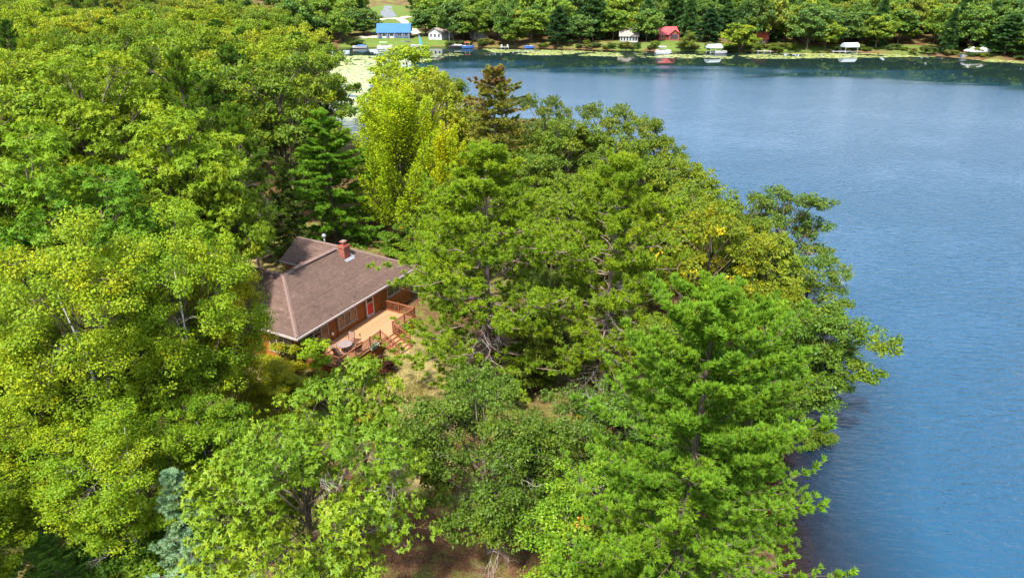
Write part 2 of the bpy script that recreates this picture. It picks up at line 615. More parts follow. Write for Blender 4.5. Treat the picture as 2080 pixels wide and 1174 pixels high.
nt.links.new(fr.outputs[0], top.inputs[0])
nt.links.new(body.outputs[0], top.inputs[1])
nt.links.new(gl.outputs[0], top.inputs[2])
o = nt.nodes.new('ShaderNodeOutputMaterial')
nt.links.new(top.outputs[0], o.inputs[0])
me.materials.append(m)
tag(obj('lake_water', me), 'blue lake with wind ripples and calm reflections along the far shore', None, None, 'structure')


# ------------------------------------------------------------------ tree building blocks (numpy)
def unit(v):
    return v / np.maximum(np.linalg.norm(v, axis=-1, keepdims=True), 1e-9)


def rand_dir(n, g):
    return unit(g.normal(size=(n, 3)))


class Geo:
    def __init__(self):
        self.v, self.f, self.t, self.n = [], [], [], 0

    def add(self, V, Fs, T=None):
        self.v.append(V)
        for F in Fs:
            self.f.append(F + self.n)
        if T is not None:
            self.t.append(T)
        self.n += len(V)

    def mesh(self, name, mat, smooth=False):
        by = {}
        order = []
        for k, F in enumerate(self.f):
            by.setdefault(F.shape[1], []).append(k)
        faces, ts = [], []
        for size, ks in by.items():
            faces.append(np.concatenate([self.f[k] for k in ks]))
            if self.t:
                ts.append(np.concatenate([self.t[k] for k in ks]))
        return mesh_from(name, np.concatenate(self.v), faces, mat, np.concatenate(ts) if ts else None, smooth)


def tubes(G, P, Rr, sides=4):
    """P (N,m,3) polylines with radii Rr (N,m) -> open tubes."""
    n, m_, _ = P.shape
    D = np.empty_like(P)
    D[:, 1:-1] = P[:, 2:] - P[:, :-2]
    D[:, 0] = P[:, 1] - P[:, 0]
    D[:, -1] = P[:, -1] - P[:, -2]
    D = unit(D)
    ref = np.where(np.abs(D[..., 2:3]) < 0.9, np.array([0, 0, 1.0]), np.array([1.0, 0, 0]))
    S = unit(np.cross(D, ref))
    Nn = np.cross(S, D)
    an = 2 * PI * np.arange(sides) / sides
    V = P[:, :, None] + (S[:, :, None] * np.cos(an)[:, None] + Nn[:, :, None] * np.sin(an)[:, None]) * Rr[:, :, None, None]
    V = V.reshape(-1, 3)
    base = (np.arange(n) * m_ * sides)[:, None, None] + (np.arange(m_ - 1) * sides)[None, :, None] + np.arange(sides)[None, None, :]
    nxt = base - np.arange(sides) + (np.arange(sides) + 1) % sides
    F = np.stack([base, nxt, nxt + sides, base + sides], -1).reshape(-1, 4)
    G.add(V, [F])


def leaves(G, C, D, Nn, L, W, T, fold=0.12):
    D = unit(D)
    S = unit(np.cross(D, Nn))
    Nn = np.cross(S, D)
    L = L[:, None]
    W = W[:, None]
    mid = C + D * L * 0.45 + Nn * W * fold
    V = np.stack([C, mid + S * W * 0.5, C + D * L - Nn * L * 0.08, mid - S * W * 0.5], 1).reshape(-1, 3)
    i = np.arange(len(C))[:, None] * 4
    G.add(V, [i + np.array([0, 1, 2, 3])], T)


def needles(G, C, A, k, length, width, spread, T, g, back=0.0):
    """k thin blades per tuft, fanned round the tuft's axis A; spread 0 = all forward, 1+ = a ball."""
    n = len(C)
    d = unit(A[:, None] + rand_dir(n * k, g).reshape(n, k, 3) * spread)
    s = unit(np.cross(d, rand_dir(n * k, g).reshape(n, k, 3)))
    ln = (length * g.uniform(0.75, 1.2, (n, k)))[..., None] if np.isscalar(length) else (length[:, None] * g.uniform(0.75, 1.2, (n, k)))[..., None]
    c = C[:, None] - A[:, None] * back * ln
    V = np.stack([c - s * width * 0.5, c + s * width * 0.5, c + d * ln], 2).reshape(-1, 3)
    i = np.arange(n * k)[:, None] * 3
    tt = np.clip(np.repeat(T, k) + g.normal(0, 0.10, n * k), 0, 1)
    tt = np.where(np.repeat(T, k) > 1.5, 2.0, tt)
    G.add(V, [i + np.array([0, 1, 2])], tt)


def bez(p0, p1, p2, m_):
    """quadratic curves for arrays of points -> (N,m,3)"""
    t = np.linspace(0, 1, m_)[None, :, None]
    return (1 - t) ** 2 * p0[:, None] + 2 * t * (1 - t) * p1[:, None] + t ** 2 * p2[:, None]


def trunk_line(h, g, lean=(0, 0), wob=0.25, m_=9):
    t = np.linspace(0, 1, m_)
    P = np.zeros((m_, 3))
    P[:, 2] = t * h
    P[:, 0] = lean[0] * t ** 1.5 * h + wob * np.cumsum(g.normal(0, 0.35, m_)) * t
    P[:, 1] = lean[1] * t ** 1.5 * h + wob * np.cumsum(g.normal(0, 0.35, m_)) * t
    return P


def along(P, t):
    """points at parameters t on polyline P (m,3)"""
    t = np.clip(t, 0, 1) * (len(P) - 1)
    i = np.minimum(t.astype(int), len(P) - 2)
    f = (t - i)[:, None]
    return P[i] * (1 - f) + P[i + 1] * f


def dead_spray(G, p, d, length, g, depth=0, r=0.03):
    """A leafless grey branch that forks."""
    n = 5
    pts = [np.array(p, float)]
    d = unit(np.array(d, float))
    for i in range(n):
        d = unit(d + g.normal(0, 0.22, 3))
        pts.append(pts[-1] + d * length / n)
    P = np.array(pts)[None]
    tubes(G, P, np.linspace(r, r * 0.35, n + 1)[None], 3)
    if depth < 2:
        for i in range(2, n + 1):
            for _ in range(2 if depth == 0 else 1):
                dead_spray(G, pts[i], unit(d + g.normal(0, 0.75, 3)), length * g.uniform(0.35, 0.6), g, depth + 1, r * 0.5)


# ---- broadleaf trees: trunk, limbs to boughs, twigs to leaf clumps, leaves on every clump
def broadleaf(seed, h, rad, cb, nbough, nclump, nleaf, ll, lw, cr, style='random', flat=0.6, rtop=0.75, bough_r=0.34, autumn=0.0, mat=None,
              bark=None, lean=(0, 0), dead=0, trunk_r=None, sigma=0.16, inner=0.5, droop=0.15, stems=1, low=False, bough_aut=0.0):
    g = np.random.default_rng(seed)
    T, C = Geo(), Geo()
    tr = trunk_r or h * 0.016
    lines = []
    for s in range(stems):
        ln = lean if stems == 1 else (lean[0] + g.uniform(-0.14, 0.14), lean[1] + g.uniform(-0.14, 0.14))
        P = trunk_line(h * 0.86, g, ln, 0.02 * h, 10)
        if stems > 1:
            P[:, :2] += np.array([math.cos(s * 2.4), math.sin(s * 2.4)]) * 0.25
        rr = tr * np.linspace(1, 0.22, 10) / (1 if stems == 1 else 1.25)
        rr[0] *= 1.35
        tubes(T, P[None], rr[None], 7)
        lines.append(P)
    mark = sum(len(f_) for f_ in T.f)
    # uneven envelope: a few lobes and dents
    lob = rand_dir(9, g)
    lob[:, 2] = np.abs(lob[:, 2]) * 0.8
    amp = g.uniform(-0.22, 0.34, 9)
    zc = (cb + h) / 2
    rz = (h - cb) / 2
    k = np.arange(nbough)
    gold = PI * (3 - math.sqrt(5))
    cz = 1 - 1.75 * (k + 0.5) / nbough          # from the top down, fewer at the very bottom
    an = k * gold + g.normal(0, 0.35, nbough)
    rh = np.sqrt(np.maximum(1 - cz ** 2, 0.02))
    B = np.stack([rh * np.cos(an), rh * np.sin(an), cz], 1)
    mul = 1 + (amp[None] * np.maximum(B @ lob.T, 0) ** 3).sum(1)
    shell = np.where(g.random(nbough) < 0.2, g.uniform(0.3, 0.6, nbough), g.uniform(0.66, 0.92, nbough)) * mul
    B = B * shell[:, None]
    # widest a little below the middle, rounded top
    zz = B[:, 2]
    B = np.stack([B[:, 0] * rad, B[:, 1] * rad, zc + zz * rz * np.where(zz > 0, 1.0, 0.92)], 1)
    mean = np.mean(lines, 0)
    B[:, :2] += along(mean, (B[:, 2] / h) / 0.86)[:, :2]
    # limbs
    owner = g.integers(0, stems, nbough)
    at0 = np.clip((B[:, 2] - g.uniform(0.18, 0.34, nbough) * h) / (0.86 * h), 0.16, 0.93)
    S = np.stack([along(lines[o_], np.array([a_]))[0] for o_, a_ in zip(owner, at0)])
    midp = S * 0.45 + B * 0.55
    midp[:, 2] += 0.04 * h * g.uniform(-0.6, 1.2, nbough)
    midp += g.normal(0, 0.04 * rad, (nbough, 3))
    lim = bez(S, midp, B, 6)
    lim[:, 1:5] += g.normal(0, 0.018 * rad, (nbough, 4, 3))
    lr = tr * g.uniform(0.24, 0.42, nbough)
    tubes(T, lim, lr[:, None] * np.linspace(1, 0.3, 6)[None], 5)
    # clumps round each bough: a broken flattened dome
    per = max(2, nclump // nbough)
    br = bough_r * rad * g.uniform(0.75, 1.25, nbough)
    dirs = rand_dir(nbough * per, g).reshape(nbough, per, 3)
    dirs[..., 2] = dirs[..., 2] * 0.75 + 0.12
    rr = g.uniform(0.25, 1.05, (nbough, per)) ** 0.6
    CC = B[:, None] + dirs * (br[:, None] * rr)[..., None] * np.array([1, 1, 0.62])
    CC = CC.reshape(-1, 3)
    own = np.repeat(np.arange(nbough), per)
    okc = CC[:, 2] > max(0.35, cb * 0.55)
    CC, own = CC[okc], own[okc]
    nc = len(CC)
    st = lim[own, g.integers(3, 6, nc)]
    tw = bez(st, (st + CC) / 2 + g.normal(0, 0.08, (nc, 3)) + [0, 0, 0.05], CC, 4)
    tubes(T, tw, (tr * 0.07 + 0.004) * np.linspace(1, 0.35, 4)[None].repeat(nc, 0), 3)
    # leaves
    crs = cr * g.uniform(0.65, 1.3, nc)
    btone = np.clip(g.normal(0.5, sigma * 0.7, nbough), 0, 1)
    ctone = btone[own] + g.normal(0, sigma * 0.6, nc)
    aut = (g.random(nc) < autumn) | (g.random(nbough) < bough_aut)[own]
    if style == 'rosette':
        nr = max(4, nleaf // 7)
        ci = np.repeat(np.arange(nc), nr)
        d = rand_dir(len(ci), g)
        d[:, 2] = d[:, 2] * 0.8 + 0.25
        pos = CC[ci] + d * crs[ci][:, None] * (g.uniform(0.35, 1.0, len(ci)) ** 0.5)[:, None] * np.array([1, 1, flat])
        ax = unit(d * np.array([0.8, 0.8, 0.5]) + np.array([0, 0, 0.45]) + g.normal(0, 0.25, (len(ci), 3)))
        k7 = 7
        a = unit(np.cross(ax, rand_dir(len(ci), g)))
        b = np.cross(ax, a)
        ph = (np.arange(k7) * 2 * PI / k7)[None] + g.uniform(0, 6.3, (len(ci), 1)) + g.normal(0, 0.3, (len(ci), k7))
        up = g.uniform(-0.15, 0.75, (len(ci), k7))
        D = (a[:, None] * np.cos(ph)[..., None] + b[:, None] * np.sin(ph)[..., None]) + ax[:, None] * up[..., None]
        D[..., 2] -= droop
        Nn = ax[:, None] * 1.0 - 0.5 * up[..., None] * unit(D) + g.normal(0, 0.25, D.shape)
        n = len(ci) * k7
        Lx = ll * g.uniform(0.5, 1.3, n)
        T_ = np.clip(np.repeat(ctone[ci], k7) + g.normal(0, sigma * 0.6, n), 0, 1)
        T_ = np.where(np.repeat(aut[ci], k7) & (g.random(n) < 0.5), 2.0, T_)
        leaves(C, np.repeat(pos, k7, 0), D.reshape(-1, 3), Nn.reshape(-1, 3), Lx, lw * g.uniform(0.8, 1.2, n), T_)
    else:
        ci = np.repeat(np.arange(nc), nleaf)
        n = len(ci)
        d = rand_dir(n, g)
        d[:, 2] = d[:, 2] * 0.85 + 0.15
        r = g.uniform(0.12, 1.0, n) ** 0.45
        pos = CC[ci] + d * (crs[ci] * r)[:, None] * np.array([1, 1, flat])
        Nn = unit(d * 0.55 + np.array([0, 0, 0.6]) + rand_dir(n, g) * 0.75)
        D = unit(np.cross(Nn, rand_dir(n, g)))
        D = D + d * 0.35 - np.array([0, 0, droop])
        T_ = np.clip(ctone[ci] + g.normal(0, sigma, n), 0, 1)
        T_ = np.where(aut[ci] & (g.random(n) < 0.5), 2.0, T_)
        sc_ = g.uniform(0.4, 1.35, n) ** 0.8
        leaves(C, pos, D, Nn, ll * sc_ * g.uniform(0.85, 1.15, n), lw * sc_ * g.uniform(0.8, 1.2, n), T_)
    out = dict(trunk=T.mesh('trunk', bark or M_BARK, True), crown=C.mesh('crown', mat or M_LEAF), h=h, w=2 * rad)
    if bark is not None:
        mi = np.zeros(len(out['trunk'].polygons), np.int32)
        mi[mark:] = 1
        out['trunk'].materials.append(M_BARK)
        out['trunk'].polygons.foreach_set('material_index', mi)
    if dead:
        out['dead_branch'] = []
        for _ in range(dead):
            Dd = Geo()
            i = g.integers(0, nbough)
            p = lim[i, 3]
            o_ = B[i] - np.array([0, 0, zc])
            dead_spray(Dd, p, unit(o_ * np.array([1, 1, 0.4]) + g.normal(0, 1.2, 3)), rad * g.uniform(0.35, 0.6), g, 0, 0.028)
            out['dead_branch'].append(Dd.mesh('dead_branch', M_DEAD))
    return out


# ---- upright tree of feathery ascending plumes (yellowing maple, aspen)
def plume_tree(seed, h, rad, nplume, nleaf, ll, lw, mat=None, bark=None, yellow_top=False, split=1):
    g = np.random.default_rng(seed)
    T, C = Geo(), Geo()
    tr = h * 0.014
    P = trunk_line(h * 0.8, g, (0, 0), 0.12, 9)
    tubes(T, P[None], (tr * np.linspace(1.2, 0.25, 9))[None], 7)
    an = np.arange(nplume) * 2.399 + g.normal(0, 0.3, nplume)
    q = (np.arange(nplume) + 0.5) / nplume
    rr = rad * np.sqrt(q) * g.uniform(0.75, 1.05, nplume)
    tipz = h * (1.0 - 0.62 * q ** 1.5) + g.normal(0, 0.04 * h, nplume)
    if split > 1:
        side = np.where(np.cos(an) > 0, 1, -1)
        tipz -= (np.abs(rr * np.cos(an)) < rad * 0.22) * h * 0.08
    tip = np.stack([rr * np.cos(an), rr * np.sin(an), tipz], 1)
    s0 = np.clip((tipz - h * (0.25 + 0.2 * q)) / (0.8 * h), 0.08, 0.9)
    S = along(P, s0)
    M_ = np.stack([S[:, 0] * 0.35 + tip[:, 0] * 0.65 * 1.1, S[:, 1] * 0.35 + tip[:, 1] * 0.65 * 1.1, S[:, 2] * 0.55 + tip[:, 2] * 0.45], 1)
    lim = bez(S, M_, tip, 8)
    tubes(T, lim, (tr * 0.3 * g.uniform(0.7, 1.2, nplume))[:, None] * np.linspace(1, 0.15, 8)[None], 4)
    ci = np.repeat(np.arange(nplume), nleaf)
    n = len(ci)
    u = g.uniform(0.22, 1.03, n)
    seg = np.minimum((u * 7).astype(int), 6)
    f = (u * 7 - seg)[:, None]
    base = lim[ci, seg] * (1 - f) + lim[ci, seg + 1] * f
    wid = (0.13 * rad * (1.12 - u) ** 0.6 * 1.5 + 0.05) * g.uniform(0.85, 1.2, nplume)[ci]
    d = rand_dir(n, g)
    pos = base + d * (wid * g.uniform(0.2, 1, n) ** 0.5)[:, None] * np.array([1, 1, 0.8])
    # side sprays: leaves lean along the ascending branch
    axis_ = unit(tip - M_)[ci]
    D = unit(axis_ * 0.7 + d * 0.8 + g.normal(0, 0.3, (n, 3)))
    Nn = unit(d * 0.7 + np.array([0, 0, 0.5]) + rand_dir(n, g) * 0.6)
    tone = np.clip(g.normal(0.5, 0.13, nplume)[ci] + g.normal(0, 0.14, n) + (0.25 * (pos[:, 2] / h - 0.6) if yellow_top else 0), 0, 1)
    leaves(C, pos, D, Nn, ll * g.uniform(0.7, 1.2, n), lw * g.uniform(0.7, 1.2, n), tone)
    return dict(trunk=T.mesh('trunk', bark or M_BARK, True), crown=C.mesh('crown', mat or M_LEAF), h=h, w=2 * rad)


# ---- pines and spruces: whorls of limbs, side twigs, needle tufts
def conifer(seed, h, rad, kind='red', start=0.22, nwhorl=22, per=5, ntw=7, ntuft=4, blades=18, nl=0.2, nw=0.03, lean=(0, 0), mat=None, brown=None, bare=0.4, bark=None, dead=0, slope=0.15, sigma=0.12, blunt=False):
    g = np.random.default_rng(seed)
    T, C = Geo(), Geo()
    tr = h * 0.0125
    P = trunk_line(h * 0.985, g, lean, 0.03 if kind != 'red' else 0.09, 14)
    tubes(T, P[None], (tr * np.linspace(1.15, 0.08, 14))[None], 7)
    zf = start + (1 - start) * (np.arange(nwhorl) / (nwhorl - 0.3)) ** (0.92)
    zf = np.repeat(zf, per) + g.normal(0, 0.016, nwhorl * per)
    zf = np.clip(zf, start * 0.8, 0.985)
    nb = len(zf)
    q = np.clip((zf - start) / (1 - start), 0, 1)
    if kind == 'red':
        prof = np.interp(q, [0, 0.12, 0.35, 0.6, 0.85, 1], [0.72, 0.95, 1.0, 0.78, 0.42, 0.12])
    elif kind == 'white':
        prof = np.interp(q, [0, 0.15, 0.4, 0.7, 0.9, 1], [0.9, 1.0, 0.82, 0.5, 0.24, 0.08]) if not blunt else np.interp(q, [0, 0.15, 0.4, 0.7, 0.88, 0.96, 1], [0.9, 1.0, 0.93, 0.74, 0.5, 0.3, 0.14])
    else:
        prof = np.interp(q, [0, 0.1, 1], [0.85, 1.0, 0.05]) if not blunt else np.interp(q, [0, 0.15, 0.6, 0.86, 1], [0.9, 1.0, 0.82, 0.5, 0.12])
    L = rad * prof * g.uniform(0.5, 1.12, nb)
    an = np.tile(np.arange(per) * 2 * PI / per, nwhorl) + np.repeat(np.arange(nwhorl) * 0.9, per) + g.normal(0, 0.28, nb)
    hd = np.stack([np.cos(an), np.sin(an), np.zeros(nb)], 1)
    S = along(P, zf / 0.985)
    if kind == 'red':
        rise = L * (slope + 0.35 * q) + g.normal(0, 0.12, nb) * L
        sag = -0.10 * L
    elif kind == 'white':
        rise = L * (slope - 0.02 + 0.55 * q ** 1.5)
        sag = -0.13 * L
    else:
        rise = L * (-0.32 + 0.75 * q)
        sag = -0.02 * L
    E = S + hd * L[:, None]
    E[:, 2] += rise
    Mi = (S + E) / 2
    Mi[:, 2] += sag
    Mi += g.normal(0, 0.05, (nb, 3)) * L[:, None]
    lim = bez(S, Mi, E, 7)
    if kind == 'red':
        lim[:, 2:6] += g.normal(0, 0.045, (nb, 4, 3)) * L[:, None, None]
    tubes(T, lim, (0.010 + L * (0.0105 if kind == 'red' else 0.006))[:, None] * np.linspace(1, 0.25, 7)[None], 4)
    # side twigs
    side = unit(np.cross(hd, [0, 0, 1.0]))
    ti = np.repeat(np.arange(nb), ntw)
    u = np.tile(np.linspace(bare, 1.0, ntw), nb) + g.normal(0, 0.03, nb * ntw)
    u = np.clip(u, 0.1, 1)
    seg = np.minimum((u * 6).astype(int), 5)
    f = (u * 6 - seg)[:, None]
    b0 = lim[ti, seg] * (1 - f) + lim[ti, seg + 1] * f
    sgn = np.tile(np.where(np.arange(ntw) % 2 == 0, 1, -1), nb)
    fwd = unit(lim[ti, np.minimum(seg + 1, 6)] - lim[ti, seg])
    if kind == 'red':
        tl = L[ti] * g.uniform(0.16, 0.36, nb * ntw) * (1.15 - 0.55 * u)
        td = unit(fwd * 0.75 + side[ti] * (sgn * g.uniform(0.3, 1.0, nb * ntw))[:, None] + np.array([0, 0, 0.45]) + g.normal(0, 0.28, (nb * ntw, 3)))
    elif kind == 'white':
        tl = L[ti] * g.uniform(0.13, 0.25, nb * ntw) * (1.25 - 0.7 * u)
        td = unit(fwd * 0.85 + side[ti] * (sgn * g.uniform(0.35, 0.95, nb * ntw))[:, None] + np.array([0, 0, 0.22]) + g.normal(0, 0.12, (nb * ntw, 3)))
    else:
        tl = L[ti] * g.uniform(0.25, 0.42, nb * ntw) * (1.2 - 0.85 * u)
        td = unit(fwd * 0.8 + side[ti] * (sgn * g.uniform(0.5, 0.9, nb * ntw))[:, None] + np.array([0, 0, -0.12]) + g.normal(0, 0.12, (nb * ntw, 3)))
    tip_tw = np.tile(np.arange(ntw) == ntw - 1, nb)
    td[tip_tw] = unit(fwd[tip_tw] + np.array([0, 0, 0.35]))
    tl = np.maximum(tl, 0.14)
    e0 = b0 + td * tl[:, None]
    tubes(T, bez(b0, (b0 + e0) / 2 - [0, 0, 0.02], e0, 3), np.full((nb * ntw, 3), 0.009), 3)
    # tufts on the outer part of every twig
    ki = np.repeat(np.arange(nb * ntw), ntuft)
    w = np.tile(np.linspace(0.28 if kind != 'red' else 0.4, 1.0, ntuft), nb * ntw) + g.normal(0, 0.05, nb * ntw * ntuft)
    pos = b0[ki] + td[ki] * (tl[ki] * w)[:, None]
    btone = np.clip(g.normal(0.5, sigma, nb), 0, 1)
    tone = np.clip(btone[ti][ki] + g.normal(0, sigma * 0.8, len(ki)), 0, 1)
    if brown is not None:
        zrel = pos[:, 2] / h
        pb = np.interp(zrel, [brown[0], brown[1]], [0, 1]) * 0.85
        tone = np.where(g.random(nb)[ti][ki] * 0.6 + g.random(len(ki)) * 0.4 < pb, 2.0, tone)
    if kind == 'red':
        pos += g.normal(0, 0.07, pos.shape)
        ax = unit(td[ki] * 0.7 + np.array([0, 0, 0.7]) + g.normal(0, 0.3, pos.shape))
        needles(C, pos, ax, blades, nl, nw, 1.5, tone, g)
    elif kind == 'white':
        pos += g.normal(0, 0.05, pos.shape)
        ax = unit(td[ki] * 0.9 + np.array([0, 0, 0.55]) + g.normal(0, 0.2, pos.shape))
        needles(C, pos, ax, blades, nl, nw, 0.75, tone, g, 0.25)
    else:
        ax = unit(td[ki] + np.array([0, 0, 0.1]) + g.normal(0, 0.15, pos.shape))
        needles(C, pos, ax, blades, nl, nw, 0.8, tone, g, 0.3)
    out = dict(trunk=T.mesh('trunk', bark or M_BARKP, True), crown=C.mesh('crown', mat or M_NEEDLE), h=h, w=2 * rad)
    if dead:
        out['dead_branch'] = []
        for i in range(dead):
            Dd = Geo()
            zf_ = g.uniform(0.15, 0.6)
            p = along(P, np.array([zf_]))[0]
            a_ = g.uniform(0, 2 * PI)
            dead_spray(Dd, p, (math.cos(a_), math.sin(a_), g.uniform(-0.25, 0.2)), rad * g.uniform(0.3, 0.65), g, 0, 0.032)
            out['dead_branch'].append(Dd.mesh('dead_branch', M_DEAD))
    return out


PLACED = []


def plant(pr, name, label, cat, x, y, h=None, w=None, color=(0.07, 0.14, 0.02), rz=None, group=None, z=None, tilt=(0, 0)):
    sz = (h or pr['h']) / pr['h']
    sx = (w or pr['w'] * sz) / pr['w']
    rz = random.uniform(0, 2 * PI) if rz is None else rz
    o = thing(name, label, cat, (x, y, (gz(x, y) if z is None else z) - 0.08), rz, group, (sx, sx, sz))
    o.rotation_euler = (tilt[0], tilt[1], rz)
    for part in ('trunk', 'crown'):
        if part not in pr:
            continue
        c = obj(part, pr[part], o)
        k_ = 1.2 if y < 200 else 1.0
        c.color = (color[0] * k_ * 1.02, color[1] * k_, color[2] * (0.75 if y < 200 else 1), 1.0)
    if y < 75 or 'crown' not in pr:
        for me in pr.get('dead_branch', ()):
            obj('dead_branch', me, o)
    PLACED.append((x, y, sx * pr['w'] / 2))
    return o


def top_at(px, py, h, g0=2.3):
    """Ground position of a tree h metres tall whose top shows at photo pixel (px, py)."""
    z = g0
    for _ in range(4):
        p = at(px, py, z + h)
        z = gz(p[0], p[1])
        z = max(z, 0.1)
    return p[0], p[1], z


# ------------------------------------------------------------------ prototypes
PR = {}
PR['oak_near'] = broadleaf(1, 12, 5.0, 3.0, 36, 600, 105, 0.19, 0.076, 0.55, 'rosette', autumn=0.002, dead=9, mat=M_LEAFD, bough_r=0.38)
PR['oak_small'] = broadleaf(2, 9, 2.6, 3.0, 16, 200, 105, 0.2, 0.08, 0.48, 'rosette', autumn=0.004, dead=5, mat=M_LEAFD, bough_r=0.42)
PR['oak_round'] = broadleaf(3, 10.5, 4.0, 2.2, 32, 460, 110, 0.165, 0.09, 0.52, autumn=0.004, dead=5, mat=M_LEAFD, bough_r=0.38)
PR['oak_round_b'] = broadleaf(4, 10, 3.4, 2.0, 30, 380, 110, 0.165, 0.09, 0.5, autumn=0.004, dead=3, mat=M_LEAFD, bough_r=0.38)
PR['oak_big'] = broadleaf(5, 19, 5.4, 5.0, 38, 560, 112, 0.285, 0.112, 0.68, 'rosette', autumn=0.0012, dead=3, bough_r=0.36)
PR['oak_big_b'] = broadleaf(6, 18, 5.0, 5.0, 36, 520, 112, 0.275, 0.11, 0.66, 'rosette', autumn=0.0012, dead=2, bough_r=0.36)
PR['birch'] = broadleaf(7, 16, 3.4, 3.0, 44, 705, 115, 0.115, 0.085, 0.45, flat=0.95, bark=M_BIRCH, trunk_r=0.14, sigma=0.2, droop=0.35, bough_r=0.4, dead=2, stems=2)
PR['birch_b'] = broadleaf(8, 14, 3.1, 3.6, 40, 600, 115, 0.115, 0.085, 0.44, flat=0.95, bark=M_BIRCH, trunk_r=0.12, sigma=0.2, droop=0.35, bough_r=0.4, dead=2)
PR['oak_mid'] = broadleaf(9, 15, 5.0, 3.0, 34, 400, 55, 0.34, 0.2, 0.66, autumn=0.001, bough_r=0.36)
PR['oak_mid_b'] = broadleaf(10, 14, 4.4, 2.6, 30, 340, 55, 0.33, 0.2, 0.64, autumn=0.0015, dead=4, bough_r=0.36)
PR['oak_mid_c'] = broadleaf(12, 16, 4.8, 4.0, 28, 310, 55, 0.33, 0.2, 0.64, bough_r=0.33, dead=3)
PR['oak_shore'] = broadleaf(13, 13, 4.6, 2.5, 26, 300, 75, 0.24, 0.14, 0.54, bough_r=0.32, dead=9, mat=M_LEAFD, sigma=0.2)
PR['oak_lean'] = broadleaf(14, 10, 3.4, 1.6, 26, 320, 90, 0.22, 0.13, 0.54, lean=(0.22, 0.0), mat=M_LEAFD, sigma=0.2, bough_r=0.38)
PR['maple_turning'] = broadleaf(15, 12, 4.2, 2.4, 32, 340, 75, 0.25, 0.16, 0.55, mat=M_YEL, sigma=0.24, bough_aut=0.09, autumn=0.07, bough_r=0.36)
PR['maple_plume'] = plume_tree(16, 17, 4.6, 76, 640, 0.2, 0.125, yellow_top=True, split=2)
PR['aspen_plume'] = plume_tree(17, 13, 2.8, 46, 560, 0.19, 0.12, yellow_top=True)
PR['red_pine'] = conifer(18, 17.6, 5.6, 'red', 0.09, 24, 6, 11, 3, 40, 0.26, 0.064, dead=9, lean=(-0.01, 0), bare=0.3)
PR['red_pine_b'] = conifer(19, 18, 5.2, 'red', 0.15, 23, 6, 10, 3, 40, 0.26, 0.064, dead=11, lean=(0.01, 0.01), bare=0.33)
PR['white_pine'] = conifer(20, 19, 4.6, 'white', 0.08, 28, 6, 16, 5, 22, 0.175, 0.07, bare=0.06, slope=0.24, blunt=True, bark=M_BARK)
PR['white_pine_b'] = conifer(21, 15, 5.4, 'white', 0.05, 20, 5, 13, 4, 20, 0.32, 0.095, bare=0.14, slope=0.02, bark=M_BARK)
PR['spruce_brown'] = conifer(22, 17, 4.2, 'spruce', 0.08, 34, 6, 8, 4, 9, 0.31, 0.105, mat=M_SPRUCE, brown=(0.62, 1.15), bare=0.15, blunt=True)
PR['spruce'] = conifer(23, 11, 2.4, 'spruce', 0.06, 24, 6, 7, 3, 12, 0.28, 0.09, bare=0.15)
PR['blue_spruce'] = conifer(24, 7, 1.7, 'spruce', 0.08, 16, 6, 7, 4, 16, 0.16, 0.05, bare=0.2)
PR['shrub'] = broadleaf(25, 2.4, 1.3, 0.1, 10, 90, 70, 0.15, 0.09, 0.34, trunk_r=0.03, stems=3)
PR['shrub_b'] = broadleaf(26, 3.4, 1.4, 0.4, 12, 110, 70, 0.16, 0.1, 0.36, trunk_r=0.035, stems=2, autumn=0.02)
PR['sapling'] = broadleaf(27, 3.6, 1.0, 1.3, 9, 70, 80, 0.15, 0.07, 0.33, 'rosette', trunk_r=0.04)


def snag(seed, h, rad):
    g = np.random.default_rng(seed)
    T = Geo()
    P = trunk_line(h, g, (0.02, 0), 0.12, 9)
    tubes(T, P[None], (h * 0.012 * np.linspace(1.1, 0.15, 9))[None], 6)
    parts = []
    for i in range(20):
        D_ = Geo()
        zf_ = g.uniform(0.35, 0.97)
        a_ = g.uniform(0, 2 * PI)
        dead_spray(D_, along(P, np.array([zf_]))[0], (math.cos(a_), math.sin(a_), g.uniform(0.2, 0.9)), rad * g.uniform(0.5, 1.0), g, 0, 0.045)
        parts.append(D_.mesh('dead_branch', M_DEAD))
    return dict(trunk=T.mesh('trunk', M_DEAD, True), dead_branch=parts, h=h, w=2 * rad)


PR['snag'] = snag(50, 15, 3.6)
for i in range(5):
    PR['far_tree%d' % i] = broadleaf(30 + i, 13 + i, 5.0 + 0.3 * (i % 3), 1.2, 30, 190, 40, 0.7, 0.5, 0.95, autumn=0.0, sigma=0.2, bough_r=0.34)
for i in range(2):
    PR['far_pine%d' % i] = conifer(40 + i, 16, 3.8, 'white', 0.08, 18, 5, 5, 3, 10, 0.95, 0.42, bare=0.2)
PR['far_spruce'] = conifer(43, 14, 2.5, 'spruce', 0.05, 20, 5, 4, 3, 9, 0.85, 0.4, bare=0.2)


# ------------------------------------------------------------------ the house (local x along its front, local y away from the lake, z from the ground)
HU = math.atan2(0.884, 0.468)
HOUSE_Z = 2.2
house = thing('house', 'orange brown wood sided lake house with a brown shingled hip roof and deck', 'house', (-15.77, 43.89, HOUSE_Z), HU)
EV, RG = 3.35, 5.8


